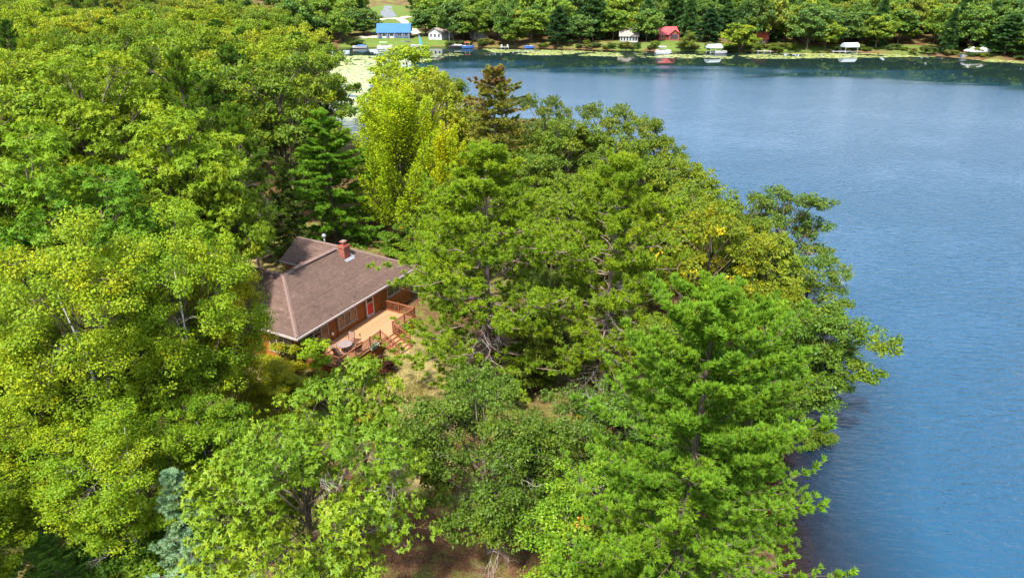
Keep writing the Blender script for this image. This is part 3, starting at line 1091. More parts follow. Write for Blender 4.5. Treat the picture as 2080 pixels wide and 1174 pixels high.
def shingle_mat():
    m, nt = new_mat('asphalt_shingle')
    t = attr(nt, 't')
    n = noise(nt, 22, 4, 0.7)
    big = noise(nt, 0.35, 4, 0.6)
    c = ramp(nt, t, [(0.0, (0.05, 0.031, 0.025)), (0.35, (0.083, 0.053, 0.042)), (0.75, (0.108, 0.07, 0.056)), (1.0, (0.155, 0.105, 0.086))])
    c = mix_rgb(nt, 0.5, c, ramp(nt, n, [(0.3, (0.6, 0.6, 0.6)), (0.7, (1.3, 1.3, 1.3))]), 'MULTIPLY')
    c = mix_rgb(nt, 0.6, c, ramp(nt, big, [(0.35, (0.82, 0.82, 0.84)), (0.65, (1.1, 1.07, 1.04))]), 'MULTIPLY')
    finish(nt, c, 0.9, 0.15, 0, n, 0.5, 0.01)
    return m


M_SHING = shingle_mat()
M_CAP = plain('ridge_cap_shingle', (0.15, 0.10, 0.087), 0.9, 0.1, 0.2, 6)
M_FASCIA = plain('fascia_paint', (0.30, 0.25, 0.235), 0.5, 0.3, 0.12, 4)
M_FRAME = plain('window_frame_paint', (0.29, 0.235, 0.185), 0.5, 0.3, 0.12, 5)
M_TRIM = plain('dark_trim', (0.13, 0.05, 0.025), 0.6, 0.2, 0.2, 5)
M_RED = plain('red_door_paint', (0.42, 0.012, 0.01), 0.4, 0.4, 0.1, 3)
M_FOUND = plain('foundation', (0.16, 0.085, 0.05), 0.9, 0.1, 0.25, 2)


def wood_mat(name, col, var=0.25, rough=0.65):
    m, nt = new_mat(name)
    tc = nt.nodes.new('ShaderNodeTexCoord')
    mp = nt.nodes.new('ShaderNodeMapping')
    mp.inputs['Scale'].default_value = (0.6, 9, 9)
    nt.links.new(tc.outputs['Object'], mp.inputs[0])
    n = nt.nodes.new('ShaderNodeTexNoise')
    n.inputs['Scale'].default_value = 2.0
    n.inputs['Detail'].default_value = 6
    nt.links.new(mp.outputs[0], n.inputs['Vector'])
    oi = nt.nodes.new('ShaderNodeObjectInfo')
    f = math_n(nt, 'ADD', math_n(nt, 'MULTIPLY', n.outputs[0], 0.7), math_n(nt, 'MULTIPLY', oi.outputs['Random'], 0.3))
    c = ramp(nt, f, [(0.25, tuple(x * (1 - var * 1.5) for x in col)), (0.75, tuple(min(1, x * (1 + var)) for x in col))])
    finish(nt, c, rough, 0.25, 0, n.outputs[0], 0.25, 0.01)
    return m


M_SIDING = wood_mat('stained_siding', (0.215, 0.068, 0.012))
M_DECK = wood_mat('stained_deck', (0.36, 0.175, 0.088), 0.14)
M_RAIL = wood_mat('stained_rail', (0.18, 0.062, 0.028), 0.2)


def glass_mat():
    m, nt = new_mat('window_glass')
    n = noise(nt, 1.4, 2)
    c = ramp(nt, n, [(0.4, (0.012, 0.011, 0.010)), (0.6, (0.05, 0.032, 0.022))])
    finish(nt, c, 0.06, 0.6)
    return m


M_GLASS = glass_mat()


def clip_poly(poly, clipper):
    """Sutherland-Hodgman in 2-D; clipper is convex and counter-clockwise."""
    out = poly
    for i in range(len(clipper)):
        a, b = clipper[i], clipper[(i + 1) % len(clipper)]
        inp, out = out, []
        for j in range(len(inp)):
            p, q = inp[j - 1], inp[j]
            sp = (b[0] - a[0]) * (p[1] - a[1]) - (b[1] - a[1]) * (p[0] - a[0])
            sq = (b[0] - a[0]) * (q[1] - a[1]) - (b[1] - a[1]) * (q[0] - a[0])
            if (sp >= 0) != (sq >= 0):
                k = sp / (sp - sq)
                out.append((p[0] + (q[0] - p[0]) * k, p[1] + (q[1] - p[1]) * k))
            if sq >= 0:
                out.append(q)
        if len(out) < 3:
            return []
    return out


def roof_plane(parent, poly3, course=0.165, tab=0.32, seed=0):
    """A roof slope: a slab as roof_deck part and courses of real shingle tabs on it."""
    gg = np.random.default_rng(seed)
    pts = [Vector(p) for p in poly3]
    nrm = (pts[1] - pts[0]).cross(pts[2] - pts[0]).normalized()
    if nrm.z < 0:
        pts = pts[::-1]
        nrm = -nrm
    e = Vector((0, 0, 1)).cross(nrm).normalized()          # along the eave
    s = nrm.cross(e).normalized()                            # up the slope
    o = pts[0]
    P2 = [((p - o).dot(e), (p - o).dot(s)) for p in pts]
    b = MB()
    b.slab([tuple(p - nrm * 0.02) for p in pts], 0.14)
    slope = b.build('roof_slope', M_SHING, parent)
    x0, x1 = min(p[0] for p in P2), max(p[0] for p in P2)
    y0, y1 = min(p[1] for p in P2), max(p[1] for p in P2)
    V, F3, T = [], [], []
    ny = int((y1 - y0) / course) + 1
    for r in range(ny):
        yb = y0 + r * course
        off = gg.uniform(0, tab)
        row_t = gg.normal(0, 0.05)
        x = x0 - off
        while x < x1:
            w = tab * gg.uniform(0.8, 1.2)
            yl = yb - 0.02 + gg.normal(0, 0.004)
            c = clip_poly([(x, yl), (x + w - 0.006, yl), (x + w - 0.006, yb + course), (x, yb + course)], P2)
            x += w
            if len(c) < 3:
                continue
            lift = 0.012 + gg.uniform(0, 0.006)
            n0 = len(V)
            for (cx, cy) in c:
                k = 1 - (cy - yl) / (course + 0.02)
                V.append(tuple(o + e * cx + s * cy + nrm * (0.003 + lift * k)))
            F3.append(tuple(range(n0, n0 + len(c))))
            T.append(np.clip(0.5 + row_t + gg.normal(0, 0.11), 0, 1))
            # the butt edge that throws the thin shadow line
            low = [i for i, (cx, cy) in enumerate(c) if cy < yl + 0.004]
            if len(low) == 2:
                a_, b_ = sorted(low, key=lambda i: c[i][0])
                n1 = len(V)
                for i in (a_, b_):
                    V.append(tuple(o + e * c[i][0] + s * c[i][1] - nrm * 0.006))
                F3.append((n1, n1 + 1, n0 + b_, n0 + a_))
                T.append(0.1)
    me = bpy.data.meshes.new('shingle')
    me.from_pydata(V, [], F3)
    a = me.attributes.new('t', 'FLOAT', 'FACE')
    a.data.foreach_set('value', np.array(T, np.float32))
    me.materials.append(M_SHING)
    o_ = obj('shingles', me, slope)
    o_['kind'] = 'stuff'
    return slope


A, B_, A2, B2 = (4.1, 5.0, RG), (11.1, 5.0, RG), (4.1, 12.0, RG), (11.1, 10.2, RG)
VL, VR = (6.5, 7.93, 4.365), (8.7, 7.93, 4.365)
roof = MB().bar((0.25, 0.12, EV - 0.10), (15.05, 0.12, EV - 0.10), 0.03, 0.14).build('roof', M_FASCIA, house)
for k, pl in enumerate([[(0, 0, EV), (15.3, 0, EV), B_, A], [(0, 0, EV), A, A2, (0, 12, EV)], [A, B_, VR, VL], [A, VL, (6.5, 12, 4.365), A2],
                        [B_, B2, (8.7, 10.2, 4.365), VR], [(15.3, 0, EV), (15.3, 10.2, EV), B2, B_]]):
    roof_plane(house, pl, seed=k)


def cap_line(p, q, name='hip_cap', w=0.3, step=0.26):
    p, q = Vector(p), Vector(q)
    d = q - p
    n = int(d.length / step)
    d.normalize()
    s = d.cross(Vector((0, 0, 1))).normalized()
    b = MB()
    for i in range(n + 1):
        a_ = p + d * (i * step)
        c_ = p + d * min(i * step + step * 1.12, (q - p).length)
        h0, h1 = 0.045, 0.062
        V = [a_ - s * w / 2 + Vector((0, 0, -0.05)), a_ + Vector((0, 0, h0)), a_ + s * w / 2 + Vector((0, 0, -0.05)),
             c_ - s * w / 2 + Vector((0, 0, -0.032)), c_ + Vector((0, 0, h1)), c_ + s * w / 2 + Vector((0, 0, -0.032))]
        b.add([tuple(v) for v in V], [(0, 1, 4, 3), (1, 2, 5, 4), (3, 4, 5), (2, 1, 0)])
    return b.build(name, M_CAP, roof)


cap_line((0.06, 0.07, EV + 0.06), A)
cap_line((15.24, 0.07, EV + 0.06), B_)
cap_line(A, A2, 'ridge_cap')
cap_line(A, B_, 'ridge_cap')
cap_line(B2, B_, 'ridge_cap')
vent = MB()
vent.slab([(5.2, 4.78, RG + 0.10), (10.2, 4.78, RG + 0.10), (10.2, 5.0, RG + 0.19), (5.2, 5.0, RG + 0.19)], 0.06)
vent.slab([(5.2, 5.001, RG + 0.19), (10.2, 5.001, RG + 0.19), (10.2, 5.24, RG + 0.10), (5.2, 5.24, RG + 0.10)], 0.06)
vent.build('ridge_vent', M_CAP, roof)
for (x, y, s_) in ((7.2, 6.0, 0.36), (8.6, 5.9, 0.22)):
    z = RG - (y - 5) * 0.49
    MB().box(x - s_ / 2, x + s_ / 2, y - s_ / 2, y + s_ / 2, z - 0.05, z + 0.22, 0.05).build('roof_vent', M_TRIM, roof)
dome = MB()
dome.tube([(12.1, 7.9, RG - 0.7), (12.1, 7.9, RG - 0.05)], 0.07, 8)
dome.tube([(12.1, 7.9, RG - 0.05), (12.1, 7.9, RG + 0.05), (12.1, 7.9, RG + 0.18), (12.1, 7.9, RG + 0.3), (12.1, 7.9, RG + 0.36)], [0.12, 0.2, 0.22, 0.15, 0.03], 10)
dome.build('turbine_vent', plain('vent_metal', (0.3, 0.3, 0.31), 0.35, 0.5, 0.1, 5, 0.6), roof, smooth=True)
# gutters, soffits
MB().box(-0.10, 15.4, -0.13, -0.012, EV - 0.17, EV - 0.02).build('gutter', M_FASCIA, roof)
MB().box(-0.13, -0.012, -0.0, 12.0, EV - 0.17, EV - 0.02).build('gutter', M_FASCIA, roof)
MB().box(0.0, 15.3, 0.0, 0.62, EV - 0.19, EV - 0.165).build('soffit', M_TRIM, roof)
MB().box(0.0, 0.62, 0.62, 12.0, EV - 0.19, EV - 0.165).build('soffit', M_TRIM, roof)
MB().box(8.62, 8.70, 8.1, 10.25, 4.20, 4.33).build('gutter', M_FASCIA, roof)

# walls: a dark sheathing core, lap siding boards on the two sides that show
W0, W1 = 0.6, 14.7
core = MB()
core.box(W0, W1, 0.6, 7.6, 0.0, EV - 0.19)
core.box(W0, 6.2, 7.6, 11.6, 0.0, EV - 0.19)
core.box(9.0, W1, 7.6, 9.9, 0.0, EV - 0.19)
wall = core.build('wall', M_FOUND, house)
gab = MB()
gab.add([(9.0, 9.9, EV - 0.19), (13.2, 9.9, EV - 0.19), (13.2, 9.9, 4.4), (11.1, 9.9, RG - 0.2), (9.0, 9.9, 4.4)], [(0, 1, 2, 3, 4)])
gab.add([(9.0, 9.9, EV - 0.19), (9.0, 7.0, EV - 0.19), (9.0, 7.0, 4.5), (9.0, 9.9, 4.4)], [(0, 1, 2, 3)])
gab.add([(6.2, 11.6, EV - 0.19), (6.2, 7.0, EV - 0.19), (6.2, 7.0, 4.4), (6.2, 11.6, 4.4)], [(0, 1, 2, 3)])
gab.add([(6.2, 7.6, EV - 0.19), (9.0, 7.6, EV - 0.19), (9.0, 7.6, 4.4), (6.2, 7.6, 4.4)], [(0, 1, 2, 3)])
gab.build('gable_wall', M_SIDING, wall)

OPEN_F = [(1.35, 3.75, 1.2, 3.05), (4.95, 7.15, 1.62, 3.05), (8.38, 9.42, 0.98, 3.1), (11.35, 13.1, 1.75, 3.05)]      # x0, x1, z0, z1 on the front
OPEN_L = [(1.3, 3.6, 1.2, 3.05), (4.6, 7.0, 1.2, 3.05)]                                                          # on the left side (along y)
bd = MB().add([(0, 0, 0), (1, 0, 0), (1, -0.032, 0), (0, -0.032, 0), (0, 0, 1.06), (1, 0, 1.06), (1, -0.008, 1.06), (0, -0.008, 1.06)],
              [(0, 1, 2, 3), (4, 7, 6, 5), (3, 2, 6, 7), (0, 4, 5, 1), (0, 3, 7, 4), (1, 5, 6, 2)]).mesh('siding_board', M_SIDING)
CH = 0.19


def side_boards(opens, a0, a1, place):
    n = int((EV - 0.2) / CH)
    for r in range(n):
        z = r * CH
        cuts = sorted((o_[0] - 0.06, o_[1] + 0.06) for o_ in opens if z + CH > o_[2] and z < o_[3])
        s_ = a0
        for c0, c1 in cuts + [(a1, a1)]:
            if c0 - s_ > 0.05:
                place(s_, c0, z)
            s_ = c1


side_boards(OPEN_F, W0, W1, lambda a, b, z: obj('siding_board', bd, wall, (a, 0.598, z), (0, 0, 0), (b - a, 1, CH)))
side_boards(OPEN_L, W0, 11.6, lambda a, b, z: obj('siding_board', bd, wall, (0.598, b, z), (0, 0, -PI / 2), (b - a, 1, CH)))
MB().box(0.54, 0.66, 0.535, 0.6, 0, EV - 0.2).box(0.535, 0.6, 0.6, 0.7, 0, EV - 0.2).build('corner_board', M_SIDING, wall)


def window(parent, x0, x1, z0, z1, n, transom=0.34, blinds=(), xf=None):
    """n tall lights, each with a transom bar; local x along the wall, y = 0 at the wall face."""
    f = MB()
    t = 0.07
    f.box(x0 - t, x1 + t, -0.075, 0.0, z0 - t, z0)
    f.box(x0 - t, x1 + t, -0.07, 0.0, z1, z1 + t)
    for i in range(n + 1):
        x = x0 + (x1 - x0) * i / n
        w = 0.075 if 0 < i < n else 0.09
        f.box(x - w / 2, x + w / 2, -0.065, 0.0, z0, z1)
    zt = z1 - (z1 - z0) * transom
    for i in range(n):
        xa, xb = x0 + (x1 - x0) * i / n + 0.045, x0 + (x1 - x0) * (i + 1) / n - 0.045
        f.box(xa, xb, -0.055, 0.0, zt - 0.028, zt + 0.028)
    fr_ = f.build('window', M_FRAME, parent)
    for i in range(n):
        xa, xb = x0 + (x1 - x0) * i / n + 0.038, x0 + (x1 - x0) * (i + 1) / n - 0.038
        for za, zb in ((z0, zt - 0.028), (zt + 0.028, z1)):
            MB().box(xa, xb, -0.022, -0.012, za, zb).build('pane', M_GLASS if not (i in blinds and za == z0) else M_BLIND, fr_)
    MB().box(x0 - 0.12, x1 + 0.12, -0.14, 0.0, z0 - t - 0.05, z0 - t - 0.002).build('sill', M_FRAME, fr_)
    return fr_


M_BLIND = plain('drawn_blind_behind_glass', (0.13, 0.065, 0.035), 0.15, 0.5, 0.2, 4)
for (x0, x1, z0, z1), n, bl in ((OPEN_F[0], 3, (2,)), (OPEN_F[1], 3, (0, 2)), (OPEN_F[3], 2, ())):
    wdw = window(house, x0, x1, z0, z1, n, blinds=bl)
    wdw.location = (0, 0.59, 0)
for (x0, x1, z0, z1) in OPEN_L:
    wdw = window(house, x0, x1, z0, z1, 3)
    wdw.location = (0.59, 12.2, 0)
    wdw.rotation_euler = (0, 0, -PI / 2)
    wdw.location = (0.59, x0 + x1, 0)
for x in (4.78, 8.22):
    MB().box(x - 0.05, x + 0.05, 0.53, 0.6, 1.0, 3.14).build('trim_board', M_TRIM, wall)
door = MB()
x0, x1 = 8.42, 9.38
door.box(x0, x0 + 0.12, 0.50, 0.6, 1.0, 3.12).box(x1 - 0.12, x1, 0.50, 0.6, 1.0, 3.12).box(x0, x1, 0.50, 0.6, 3.12, 3.16).box(x0 + 0.12, x1 - 0.12, 0.51, 0.6, 1.0, 1.22)
door.box(x0 + 0.12, x1 - 0.12, 0.51, 0.6, 2.22, 2.30)
door = door.build('door', plain('storm_door_paint', (0.46, 0.4, 0.36), 0.4, 0.4, 0.08, 4), house)
MB().box(x0 + 0.12, x1 - 0.12, 0.54, 0.6, 1.22, 2.22).build('door_panel', M_RED, door)
MB().box(x0 + 0.12, x1 - 0.12, 0.54, 0.6, 2.30, 3.12).build('pane', M_GLASS, door)
MB().tube([(x1 - 0.18, 0.5, 2.02), (x1 - 0.18, 0.46, 2.02), (x1 - 0.18, 0.46, 1.9)], 0.015, 6).build('handle', M_TRIM, door)
lam = MB().tube([(4.05, 0.58, 1.55), (4.05, 0.46, 1.6)], 0.03, 6).tube([(4.05, 0.42, 1.5), (4.05, 0.42, 1.58), (4.05, 0.42, 1.72), (4.05, 0.42, 1.76)], [0.05, 0.1, 0.1, 0.04], 8)
lam.build('wall_lamp', plain('lamp_glass', (0.75, 0.68, 0.55), 0.3, 0.5, 0.05, 4), house)


# chimney
def brick_mat():
    m, nt = new_mat('chimney_brick')
    tc = nt.nodes.new('ShaderNodeTexCoord')
    b = nt.nodes.new('ShaderNodeTexBrick')
    b.inputs['Scale'].default_value = 4.5
    b.inputs['Color1'].default_value = (0.20, 0.04, 0.024, 1)
    b.inputs['Color2'].default_value = (0.26, 0.06, 0.035, 1)
    b.inputs['Mortar'].default_value = (0.2, 0.15, 0.13, 1)
    b.inputs['Mortar Size'].default_value = 0.03
    mp = nt.nodes.new('ShaderNodeMapping')
    mp.inputs['Rotation'].default_value = (PI / 2, 0, 0)
    nt.links.new(tc.outputs['Object'], mp.inputs[0])
    nt.links.new(mp.outputs[0], b.inputs['Vector'])
    n = noise(nt, 9, 4)
    c = mix_rgb(nt, 0.6, b.outputs[0], ramp(nt, n, [(0.3, (0.6, 0.6, 0.6)), (0.7, (1.25, 1.2, 1.2))]), 'MULTIPLY')
    finish(nt, c, 0.9, 0.1, 0, b.outputs['Fac'], 0.6, 0.01)
    return m


M_BRICK = brick_mat()
ch = MB().box(10.02, 10.78, 3.78, 4.42, 4.6, 6.15).box(9.97, 10.83, 3.73, 4.47, 6.15, 6.25).box(10.0, 10.8, 3.76, 4.44, 6.25, 6.34)
ch = ch.build('chimney', M_BRICK, house)
MB().tube([(10.4, 4.1, 6.32), (10.4, 4.1, 6.6)], 0.17, 10).build('flue', M_BRICK, ch)
MB().box(10.12, 10.68, 3.88, 4.36, 6.66, 6.72, 0.05).bar((10.2, 3.95, 6.32), (10.2, 3.95, 6.67), 0.03).bar((10.6, 4.28, 6.32), (10.6, 4.28, 6.67), 0.03).build('chimney_cap', M_BRICK, ch)
fl = MB()
for (a0, a1, b0, b1) in ((9.85, 10.95, 3.45, 3.746), (10.854, 11.1, 3.6, 4.4)):
    fl.slab([(a0, b0, EV + b0 * 0.49 + 0.03), (a1, b0, EV + b0 * 0.49 + 0.03), (a1, b1, EV + b1 * 0.49 + 0.03), (a0, b1, EV + b1 * 0.49 + 0.03)], 0.01)
fl.build('flashing', plain('flashing_metal', (0.3, 0.3, 0.32), 0.35, 0.5, 0.1, 6, 0.5), ch)

# ------------------------------------------------------------------ deck
deck = thing('deck', 'orange stained wooden deck with railings and steps along the house front', 'deck', (-15.77, 43.89, HOUSE_Z), HU)
DX0, DX1, DY0, DY1, DZ = 1.0, 10.5, -3.0, 0.56, 1.0
bw = 0.14
unitbox = MB().box(0, 1, 0, 1, 0, 1).mesh('board', M_DECK)
y = DY0
while y < DY1 - 0.05:
    ys = random.uniform(0.006, 0.012)
    obj('board', unitbox, deck, (DX0 - random.uniform(0, 0.01), y, DZ - 0.03 + random.uniform(-0.002, 0.002)), (0, 0, 0), (DX1 - DX0 + 0.01, bw - ys, 0.03))
    y += bw
MB().box(DX0, DX1, DY0 + 0.04, DY0 + 0.08, DZ - 0.22, DZ - 0.034).box(DX0 + 0.04, DX0 + 0.08, DY0 + 0.1, DY1, DZ - 0.22, DZ - 0.034).box(DX1 - 0.08, DX1 - 0.04, DY0 + 0.1, DY1, DZ - 0.22, DZ - 0.034).build('joist_frame', M_RAIL, deck)
for r in range(5):
    for (xa, xb) in ((DX0 + 0.02, 5.72), (7.5, DX1 - 0.02)):
        obj('skirt_board', bd, deck, (xa, DY0 + 0.03, -0.1 + r * 0.175), (0, 0, 0), (xb - xa, 1, 0.175))
    obj('skirt_board', bd, deck, (DX0 + 0.02, DY1 - 0.02, -0.1 + r * 0.175), (0, 0, -PI / 2), (DY1 - DY0 - 0.08, 1, 0.175))
postm = MB().box(-0.05, 0.05, -0.05, 0.05, -0.95, 1.0, 0.004).box(-0.065, 0.065, -0.065, 0.065, 1.0, 1.03).mesh('post', M_RAIL)
balm = MB().box(-0.018, 0.018, -0.018, 0.018, 0.08, 0.9).mesh('baluster', M_RAIL)
POSTS = [(DX0 + 0.06, DY0 + 0.06), (4.5, DY0 + 0.06), (5.8, DY0 + 0.06), (7.42, DY0 + 0.06), (DX1 - 0.06, DY0 + 0.06), (DX1 - 0.06, -1.3), (DX1 - 0.06, 0.38), (DX0 + 0.06, -1.4), (DX0 + 0.06, 0.38), (2.8, DY0 + 0.06), (9.0, DY0 + 0.06)]
for p in POSTS:
    obj('post', postm, deck, (*p, DZ))


def railing(p, q, z0=0.0, z1=0.0):
    P_, Q_ = Vector((*p, DZ + z0)), Vector((*q, DZ + z1))
    d = (Q_ - P_)
    L_ = d.length
    MB().bar(tuple(P_ + Vector((0, 0, 0.92))), tuple(Q_ + Vector((0, 0, 0.92))), 0.12, 0.04).build('top_rail', M_RAIL, deck)
    MB().bar(tuple(P_ + Vector((0, 0, 0.11))), tuple(Q_ + Vector((0, 0, 0.11))), 0.045, 0.07).build('bottom_rail', M_RAIL, deck)
    n = int(L_ / 0.125)
    if z0 == z1:
        for i in range(1, n):
            obj('baluster', balm, deck, tuple(P_ + d * (i / n)))
    else:
        for i in range(1, n):
            obj('baluster', balm, deck, tuple(P_ + d * (i / n)))


a_ = DY0 + 0.06
for p, q in (((1.11, a_), (2.75, a_)), ((2.85, a_), (4.45, a_)), ((4.55, a_), (5.75, a_)), ((7.47, a_), (8.95, a_)), ((9.05, a_), (10.39, a_)), ((10.44, a_ + 0.05), (10.44, -1.35)), ((10.44, -1.25), (10.44, 0.33)),
             ((1.06, a_ + 0.05), (1.06, -1.45)), ((1.06, -1.35), (1.06, 0.33))):
    railing(p, q)
# steps down to the lawn
for i in range(5):
    zt = DZ - 0.17 * (i + 1)
    yb = DY0 - 0.32 * (i + 1)
    obj('tread', unitbox, deck, (5.86, yb, zt - 0.04), (0, 0, 0), (1.5, 0.33, 0.04))
    obj('riser', unitbox, deck, (5.87, yb + 0.30, zt - 0.01), (0, 0, 0), (1.48, 0.02, 0.16))
for x in (5.82, 7.40):
    MB().bar((x, DY0, DZ - 0.14), (x, DY0 - 1.75, -0.02), 0.05, 0.26).build('stringer', M_RAIL, deck)
    obj('post', postm, deck, (x, DY0 - 1.6, DZ - 0.72), (0, 0, 0), (1, 1, 0.9))
    MB().bar((x, DY0 + 0.02, DZ + 0.90), (x, DY0 - 1.62, DZ + 0.15), 0.1, 0.04).build('top_rail', M_RAIL, deck)
    MB().bar((x, DY0 + 0.0, DZ + 0.22), (x, DY0 - 1.58, DZ - 0.5), 0.045, 0.06).build('bottom_rail', M_RAIL, deck)
    for i in range(1, 11):
        yy = DY0 - 1.6 * i / 11
        obj('baluster', balm, deck, (x, yy, DZ - 0.02 - 0.74 * i / 11))


def hw(x, y, z):
    c, s = math.cos(HU), math.sin(HU)
    return (-15.77 + c * x - s * y, 43.89 + s * x + c * y, HOUSE_Z + z)


# table and chairs on the deck
M_PATIO = plain('patio_metal', (0.075, 0.05, 0.045), 0.45, 0.4, 0.2, 6)
M_SLING = plain('patio_sling', (0.20, 0.115, 0.085), 0.7, 0.2, 0.15, 12)
tbl = thing('patio_table', 'round brown patio table on the deck', 'table', hw(3.15, -1.55, 1.0), HU)
b = MB()
b.tube([(0, 0, 0.69), (0, 0, 0.715)], 0.60, 20).build('table_top', plain('table_top', (0.20, 0.15, 0.145), 0.25, 0.5, 0.12, 6), tbl)
MB().tube([(0.6 * math.cos(a), 0.6 * math.sin(a), 0.705) for a in np.linspace(0, 2 * PI, 25)], 0.018, 6, False).build('rim', M_PATIO, tbl)
for k in range(4):
    a = PI / 4 + k * PI / 2
    MB().tube([(0.30 * math.cos(a), 0.30 * math.sin(a), 0.69), (0.36 * math.cos(a), 0.36 * math.sin(a), 0.35), (0.48 * math.cos(a), 0.48 * math.sin(a), 0.0)], 0.02, 6).build('leg', M_PATIO, tbl)
MB().tube([(0, 0, 0.0), (0, 0, 0.05)], 0.2, 12).tube([(0, 0, 0.05), (0, 0, 0.69)], 0.03, 8).build('pedestal', M_PATIO, tbl)


def chair(x, y, face, label):
    c = thing('patio_chair', label, 'chair', hw(x, y, 1.0), HU + face, 'chairs around the patio table')
    MB().slab([(-0.25, -0.25, 0.43), (0.25, -0.25, 0.43), (0.25, 0.22, 0.40), (-0.25, 0.22, 0.40)], 0.025).build('seat', M_SLING, c)
    for k in range(5):
        xa = -0.245 + k * 0.1
        MB().slab([(xa, 0.25, 0.45), (xa + 0.088, 0.25, 0.45), (xa + 0.088, 0.42, 1.02), (xa, 0.42, 1.02)], 0.03).build('back_slat', M_SLING, c)
    MB().bar((-0.27, 0.43, 1.03), (0.27, 0.43, 1.03), 0.035).bar((-0.27, 0.25, 0.43), (-0.27, 0.43, 1.04), 0.035).bar((0.27, 0.25, 0.43), (0.27, 0.43, 1.04), 0.035).build('back_frame', M_PATIO, c)
    for s_ in (-1, 1):
        MB().tube([(0.27 * s_, -0.24, 0.0), (0.28 * s_, -0.26, 0.43), (0.28 * s_, -0.2, 0.64), (0.28 * s_, 0.30, 0.66)], 0.018, 6).build('arm', M_PATIO, c)
        MB().tube([(0.27 * s_, 0.32, 0.0), (0.27 * s_, 0.24, 0.42)], 0.018, 6).build('leg', M_PATIO, c)
    return c


chair(4.1, -1.25, -PI / 2 + 0.2, 'brown patio chair on the far side of the round table, back upright')
chair(2.75, -0.6, -0.2 + 0.5, 'brown patio chair between the round table and the house wall')
chair(2.2, -1.8, PI / 2 + 0.2, 'brown patio chair on the near side of the round table, back to the camera')
chair(3.5, -2.45, PI - 0.3, 'brown patio chair between the round table and the deck railing')
# folded umbrella-like garden torch on the deck
t_ = thing('garden_torch', 'dark slim torch post standing on the deck beside the table', 'torch', hw(4.6, -1.9, 1.0), HU)
MB().tube([(0, 0, 0), (0, 0, 0.06)], 0.12, 10).tube([(0, 0, 0.05), (0, 0, 0.75)], 0.015, 6).build('pole', M_PATIO, t_)
MB().tube([(0, 0, 0.75), (0, 0, 0.8), (0, 0, 0.98), (0, 0, 1.05)], [0.02, 0.055, 0.045, 0.01], 8).build('torch_head', M_PATIO, t_)


def planter(x, y, z, w, d, h, colr, label, leafcol, flower=False, seed=1):
    p = thing('planter', label, 'planter', hw(x, y, z), HU)
    MB().box(-w / 2, w / 2, -d / 2, d / 2, 0, h, -0.015).build('pot', plain('planter_' + str(seed), colr, 0.6, 0.3, 0.2, 5), p)
    gg = np.random.default_rng(seed)
    n = 420
    dirs = rand_dir(n, gg)
    dirs[:, 2] = np.abs(dirs[:, 2])
    pos = np.array([0, 0, h]) + dirs * gg.uniform(0.2, 1, n)[:, None] * np.array([w * 0.75, d * 1.1, 0.32])
    T_ = np.clip(gg.normal(0.5, 0.2, n), 0, 1)
    if flower:
        T_ = np.where(gg.random(n) < 0.25, 2.0, T_)
    G_ = Geo()
    leaves(G_, pos, dirs + gg.normal(0, 0.5, (n, 3)), unit(dirs + gg.normal(0, 0.6, (n, 3))), np.full(n, 0.11), np.full(n, 0.05), T_)
    c = obj('foliage', G_.mesh('foliage', M_FLOW), p)
    c.color = (*leafcol, 1)


M_FLOW = foliage_mat('potted_leaf', autumn=(0.75, 0.72, 0.65))
planter(4.75, -3.14, 0.86, 0.7, 0.24, 0.22, (0.03, 0.035, 0.04), 'dark planter box with green plants hung outside the deck railing', (0.03, 0.07, 0.02), True, 3)
planter(1.35, -2.6, 1.0, 0.34, 0.34, 0.34, (0.4, 0.38, 0.36), 'pale pot with white flowers at the near corner of the deck', (0.07, 0.12, 0.02), True, 4)


# ------------------------------------------------------------------ the far shore: houses, drive, boats, lily pads
M_WHITE = plain('white_paint', (0.36, 0.36, 0.36), 0.5, 0.3, 0.08, 1)
M_BLUEROOF = plain('blue_metal_roof', (0.028, 0.105, 0.27), 0.45, 0.4, 0.12, 0.6)
M_NAVY = plain('navy_siding', (0.035, 0.065, 0.14), 0.6, 0.3, 0.15, 0.8)
M_GREYROOF = plain('grey_roof', (0.24, 0.2, 0.18), 0.9, 0.1, 0.2, 0.8)
M_REDROOF = plain('red_metal_roof', (0.36, 0.06, 0.065), 0.45, 0.35, 0.12, 0.6)
M_RUSTROOF = plain('rust_roof', (0.34, 0.07, 0.035), 0.7, 0.2, 0.15, 0.8)
M_REDWALL = plain('red_log_wall', (0.22, 0.06, 0.045), 0.7, 0.2, 0.2, 0.9)
M_GREYWALL = plain('grey_siding', (0.32, 0.31, 0.30), 0.7, 0.2, 0.12, 0.8)
M_FARGLASS = plain('far_window_glass', (0.03, 0.04, 0.05), 0.1, 0.6, 0.2, 1)
M_CANVAS = plain('grey_canvas', (0.36, 0.40, 0.44), 0.8, 0.2, 0.1, 1)
M_ALU = plain('aluminium', (0.55, 0.56, 0.58), 0.35, 0.5, 0.08, 2, 0.7)


